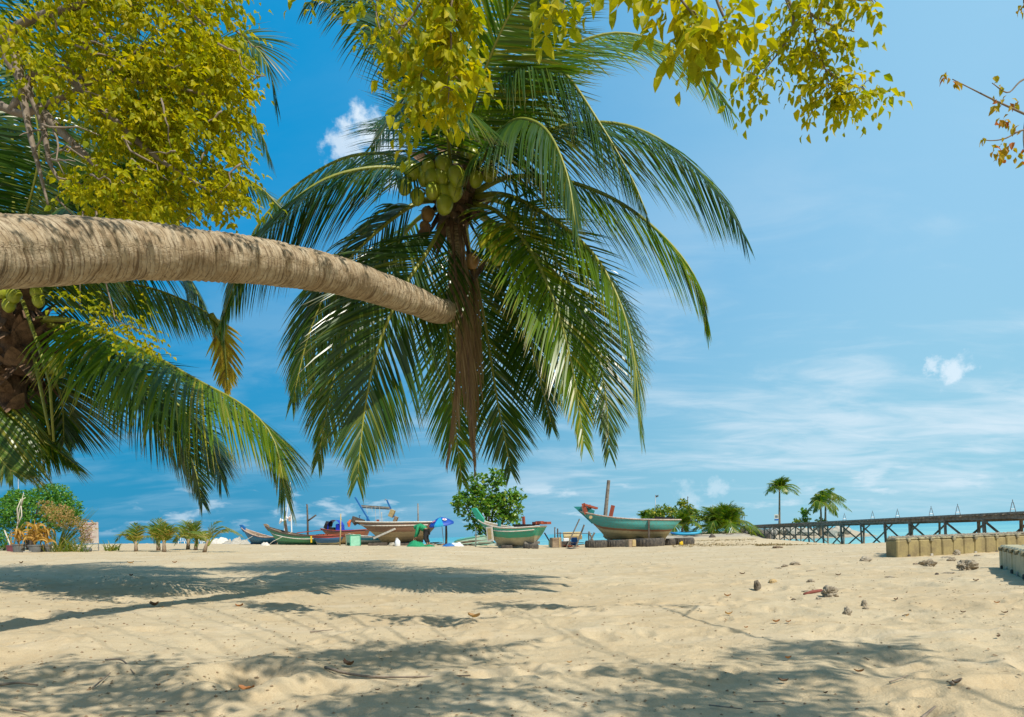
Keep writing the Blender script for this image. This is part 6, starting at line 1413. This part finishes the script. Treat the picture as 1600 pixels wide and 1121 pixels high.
# ================================================================= stones, leaves and litter on the near sand
RG = 'coral stones scattered on the near sand'
def st(px, py, wpx, seed, label, sc3=(1, .9, .75), mat=None, amp=.5, name='coral_stone'):
    q = G(px, py); r_ = wpx / 2 / F * q.y; rock((q.x, q.y + r_ * .6, q.z - .012), r_, seed, mat or M_ROCK, label, RG, sc3, name, 'stone', amp, 4)
st(1300, 935, 24, 1, 'largest pitted coral stone, with a reddish stick beside it', (1, 1, .85))
st(1326, 962, 15, 2, 'upright coral stone nearest the camera, below the largest one', (.9, .8, 1.2))
st(1352, 947, 11, 3, 'small coral stone right of the largest pitted one', (.8, .8, 1.2)); st(1354, 952, 9, 4, 'lower small coral stone touching the one above', (1, .9, .7))
st(1185, 923, 15, 5, 'pointed grey shard of coral standing upright on the left', (.75, .6, 1.35), solid('grey_coral', (.24, .2, .15), .95, .8, 12, (.1, .08, .06), 1.0))
st(1209, 912, 12, 6, 'smooth orange-tan stone right of the pointed shard', (1, .9, .75), solid('tan_stone', (.55, .40, .20), .8, .4, 9), .2)
st(1241, 938, 8, 7, 'small dark pebble left of the reddish stick', (1, 1, .8)); st(1280, 938, 9, 8, 'small stone tucked at the foot of the largest coral stone', (1, 1, .7))
st(1268, 912, 11, 9, 'pale stone behind the largest coral stone', (1.1, 1, .7)); st(1262, 924, 14, 10, 'flat pale stone between orange-tan stone and largest one', (1.2, 1, .4))
st(1356, 878, 17, 11, 'hollow bowl-shaped coral stone left of the long dock', (1.1, .9, .6)); st(1216, 857, 11, 12, 'brown coconut-like stone at the crest of the sand', (1.3, 1, .5), M_WOOD)
st(1455, 886, 19, 13, 'knobbly coral stone in front of the long dock', (1.1, .8, .7), amp=.8); st(1489, 877, 12, 14, 'rounded stone right of the knobbly one', (1, .9, .75)); st(1498, 868, 11, 15, 'upright pale stone against the long dock', (.9, .7, 1.0))
st(1480, 872, 11, 20, 'flat brown stone at the foot of the long dock', (1.3, 1, .35)); st(1514, 893, 24, 16, 'big twin-lobed coral stone between the two docks', (1, .8, .8), amp=.9); st(1483, 897, 13, 17, 'flat stone below the twin-lobed one', (1.3, .9, .35), amp=.8)
st(1529, 869, 8, 18, 'small pale stone near the corner of the nearer dock', (1.2, 1, .5)); st(1432, 883, 8, 19, 'small brown stone left of the knobbly one', (1, 1, .6), M_WOOD)
st(1244, 884, 12, 21, 'grey stone in the row left of the hollow stone', (1.2, .9, .6)); st(1228, 886, 9, 22, 'smaller grey stone, middle of the row', (1.2, .9, .6)); st(1216, 888, 9, 23, 'low grey stone at the left of the row', (1.4, .9, .4))
st(1392, 903, 10, 24, 'lone small stone between the hollow stone and the near dock', (1.4, .9, .4)); st(1465, 899, 6, 25, 'tiny dark stone below the knobbly stone', (1, 1, .8), M_WOODD)
# reddish stick
q = G(1256, 931); q2 = G(1284, 929); o = MB().tube([q + Vector((0, 0, .01)), (q + q2) / 2 + Vector((0, 0, .03)), q2 + Vector((0, 0, .04))], [.012, .02, .016], 7).build('stick', solid('red_bark', (.25, .07, .05), .8, .5, 9), None, smooth=True); tag(o, 'short reddish stick lying against the largest coral stone', 'stick')
# fallen leaves
def curled(px, py, wpx, seed, label, mat, grp='fallen leaves on the near sand'):
    g = random.Random(seed); q = G(px, py); L1 = wpx / F * q.y; a = g.uniform(-.6, .6); V = []; U = []
    for i in range(7):
        t = i / 6; w_ = L1 * .30 * math.sin(math.pi * (.06 + .9 * t))
        for j in (-1, 0, 1):
            lx = (t - .5) * L1; ly = j * w_; z = .012 + L1 * (.22 * (2 * t - 1) ** 2 + .18 * abs(j)) * g.uniform(.8, 1.2)
            V.append(Vector((q.x + lx * math.cos(a) - ly * math.sin(a), q.y + lx * math.sin(a) + ly * math.cos(a), q.z + z)))
    o = MB().add(V, [(3 * i + j, 3 * i + j + 1, 3 * i + j + 4, 3 * i + j + 3) for i in range(6) for j in (0, 1)]).build('fallen_leaf', mat, None, smooth=True); tag(o, label, 'leaf', grp)
ML1 = leafmat('fallen_leaf_brown', (.30, .10, .03), (.38, .17, .06), .2, .6); ML2 = leafmat('fallen_leaf_tan', (.45, .24, .09), (.5, .3, .14), .2, .6); ML3 = leafmat('fallen_leaf_dark', (.11, .06, .035), (.16, .09, .05), .1, .7)
for i, (x_, y_, w_, lab, mm_) in enumerate([(1342, 1053, 14, 'curled rust-red leaf right of the lower right shade', ML1), (741, 972, 22, 'curled tan leaf in the middle of the foreground', ML2), (1232, 1033, 12, 'red-brown leaf inside the right shade patch', ML1), (1224, 1066, 15, 'dark leaf in the lower right shade patch', ML3), (385, 1073, 26, 'brown leaf lying in the sand hollow', ML1), (247, 1075, 8, 'small dark leaf left of the sand hollow', ML3),
    (545, 1041, 24, 'long dark leaf above the thin root, centre left', ML3), (1495, 1084, 14, 'brown leaf near the lower right edge', ML3), (1558, 947, 8, 'orange leaf on the right sand', ML1), (1213, 978, 12, 'dry leaf among twigs right of centre', ML1), (1232, 979, 8, 'tiny leaf beside the dry leaf among twigs', ML1), (1139, 965, 12, 'pale tan leaf below the pointed coral shard', ML2), (1137, 934, 10, 'orange leaf left of the pointed coral shard', ML1), (241, 948, 20, 'brown leaf in the trunk shadow', ML3),
    (374, 949, 12, 'reddish leaf at the edge of the trunk shadow', ML1), (205, 903, 9, 'dark seed-like leaf beyond the trunk shadow', ML3), (204, 881, 9, 'golden leaf on the lit sand, far left', ML2), (273, 880, 7, 'small rust leaf on the lit sand, left', ML1), (33, 883, 8, 'dark leaf at the left edge beyond the shadow', ML3), (590, 1083, 8, 'tiny dark leaf, low centre', ML3), (1400, 940, 9, 'brown leaf on the open right sand', ML3), (1570, 960, 9, 'dark leaf near the right edge', ML3), (1417, 963, 10, 'tan leaf on the open right sand', ML2), (1310, 905, 8, 'dark leaf behind the largest coral stone', ML3), (1160, 900, 8, 'dark leaf far right of centre', ML3), (1166, 987, 7, 'small rusty leaf, right of centre', ML1), (1525, 908, 9, 'dark leaf below the twin-lobed stone', ML3), (1505, 961, 8, 'thin dark leaf, right side', ML3), (1560, 1000, 9, 'brown leaf at the far right, mid height', ML3), (890, 1040, 8, 'small tan leaf near the centre bottom', ML2), (1290, 1085, 9, 'dark leaf right of the lower shade', ML3), (1450, 978, 8, 'brown leaf, right side of the open sand', ML1)]):
    curled(x_, y_, w_, 200 + i, lab, mm_)
# twigs and thin roots
def twig(pts, r_, label, seed):
    q = [G(x_, y_) + Vector((0, 0, .012 + .01 * (k % 2))) for k, (x_, y_) in enumerate(pts)]
    o = MB().tube(spline(q, 14), [r_ * (1 - .5 * i / 13) for i in range(14)], 5).build('twig', M_TWIG, None, smooth=True); tag(o, label, 'twig', 'twigs lying on the near sand')
for i, a in enumerate([([(165, 1037), (190, 1040), (210, 1050)], .006, 'curved twig in the left foreground'), ([(145, 1073), (173, 1058)], .005, 'short slanting twig left foreground'), ([(0, 1073), (30, 1072), (60, 1070)], .008, 'straight twig at the left edge, low'), ([(508, 1050), (545, 1056), (600, 1057), (735, 1056)], .009, 'long thin root lying across the centre foreground'), ([(20, 1112), (45, 1118)], .005, 'short twig in the lower left corner'), ([(245, 1112), (270, 1119)], .006, 'short twig at the bottom, left of centre'), ([(1440, 1116), (1462, 1109)], .008, 'dark twig at the bottom right'), ([(1487, 1085), (1503, 1082)], .01, 'dark stub twig near the lower right leaf'), ([(1177, 1096), (1225, 1098)], .003, 'hair-thin twig in the lower right shade'), ([(485, 992), (520, 987)], .006, 'faint twig above the centre shade'), ([(275, 933), (322, 941)], .005, 'thin twig crossing the trunk shadow'), ([(1260, 897), (1275, 893)], .006, 'thin twig right of the row of grey stones'), ([(1410, 965), (1418, 968)], .005, 'tiny twig on the right sand'), ([(1108, 1100), (1160, 1110)], .004, 'faint root, lower right shade'), ([(1390, 1076), (1420, 1072)], .004, 'thin twig at the lower right')]): twig(*a, i)
# small uncounted litter
lt = MB(); g = random.Random(55); k = 0
while k < 4200:
    y_ = 1.8 * (18 ** g.random()); x_ = g.uniform(-.85, .85) * y_
    if vn(np.array([x_ * .5]), np.array([y_ * .35]), 91)[0] < g.uniform(-.5, .25): continue
    z_ = gz(x_, y_) if False else None
    k += 1
    lt_pos = (x_, y_); 
    if k == 1: LT = []
    LT.append(lt_pos)
LTa = np.array(LT); LZ = ground(LTa[:, 0], LTa[:, 1])
for i in range(len(LT)):
    if i % 3: pebble(lt, (LTa[i, 0], LTa[i, 1], LZ[i]), g.uniform(.003, .009) * (1 + LTa[i, 1] * .045), g)
    else:
        a = Vector((g.gauss(0, 1), g.gauss(0, 1), .1)).normalized(); leaf(lt, Vector((LTa[i, 0], LTa[i, 1], LZ[i] + .006)), a, g.uniform(.012, .03) * (1 + LTa[i, 1] * .04), g, .4, .1)
o = lt.build('litter', solid('litter', (.20, .12, .06), .9, .8, 3, (.33, .25, .15)), None); o['kind'] = 'stuff'
# yellowish dry seaweed band along the spit's shore
sw = MB(); g = random.Random(66)
for i in range(2600):
    px = g.uniform(1050, 1330); q = on(px, g.uniform(29, 42) if px < 1180 else g.uniform(27, 30))
    a = Vector((g.gauss(0, 1), g.gauss(0, .6), .15)).normalized(); leaf(sw, q + Vector((0, 0, .01)), a, g.uniform(.05, .14), g, .35, .1)
o = sw.build('seaweed_wrack', solid('seaweed', (.30, .22, .09), .9, .7, 3, (.16, .12, .05)), None); o['kind'] = 'stuff'
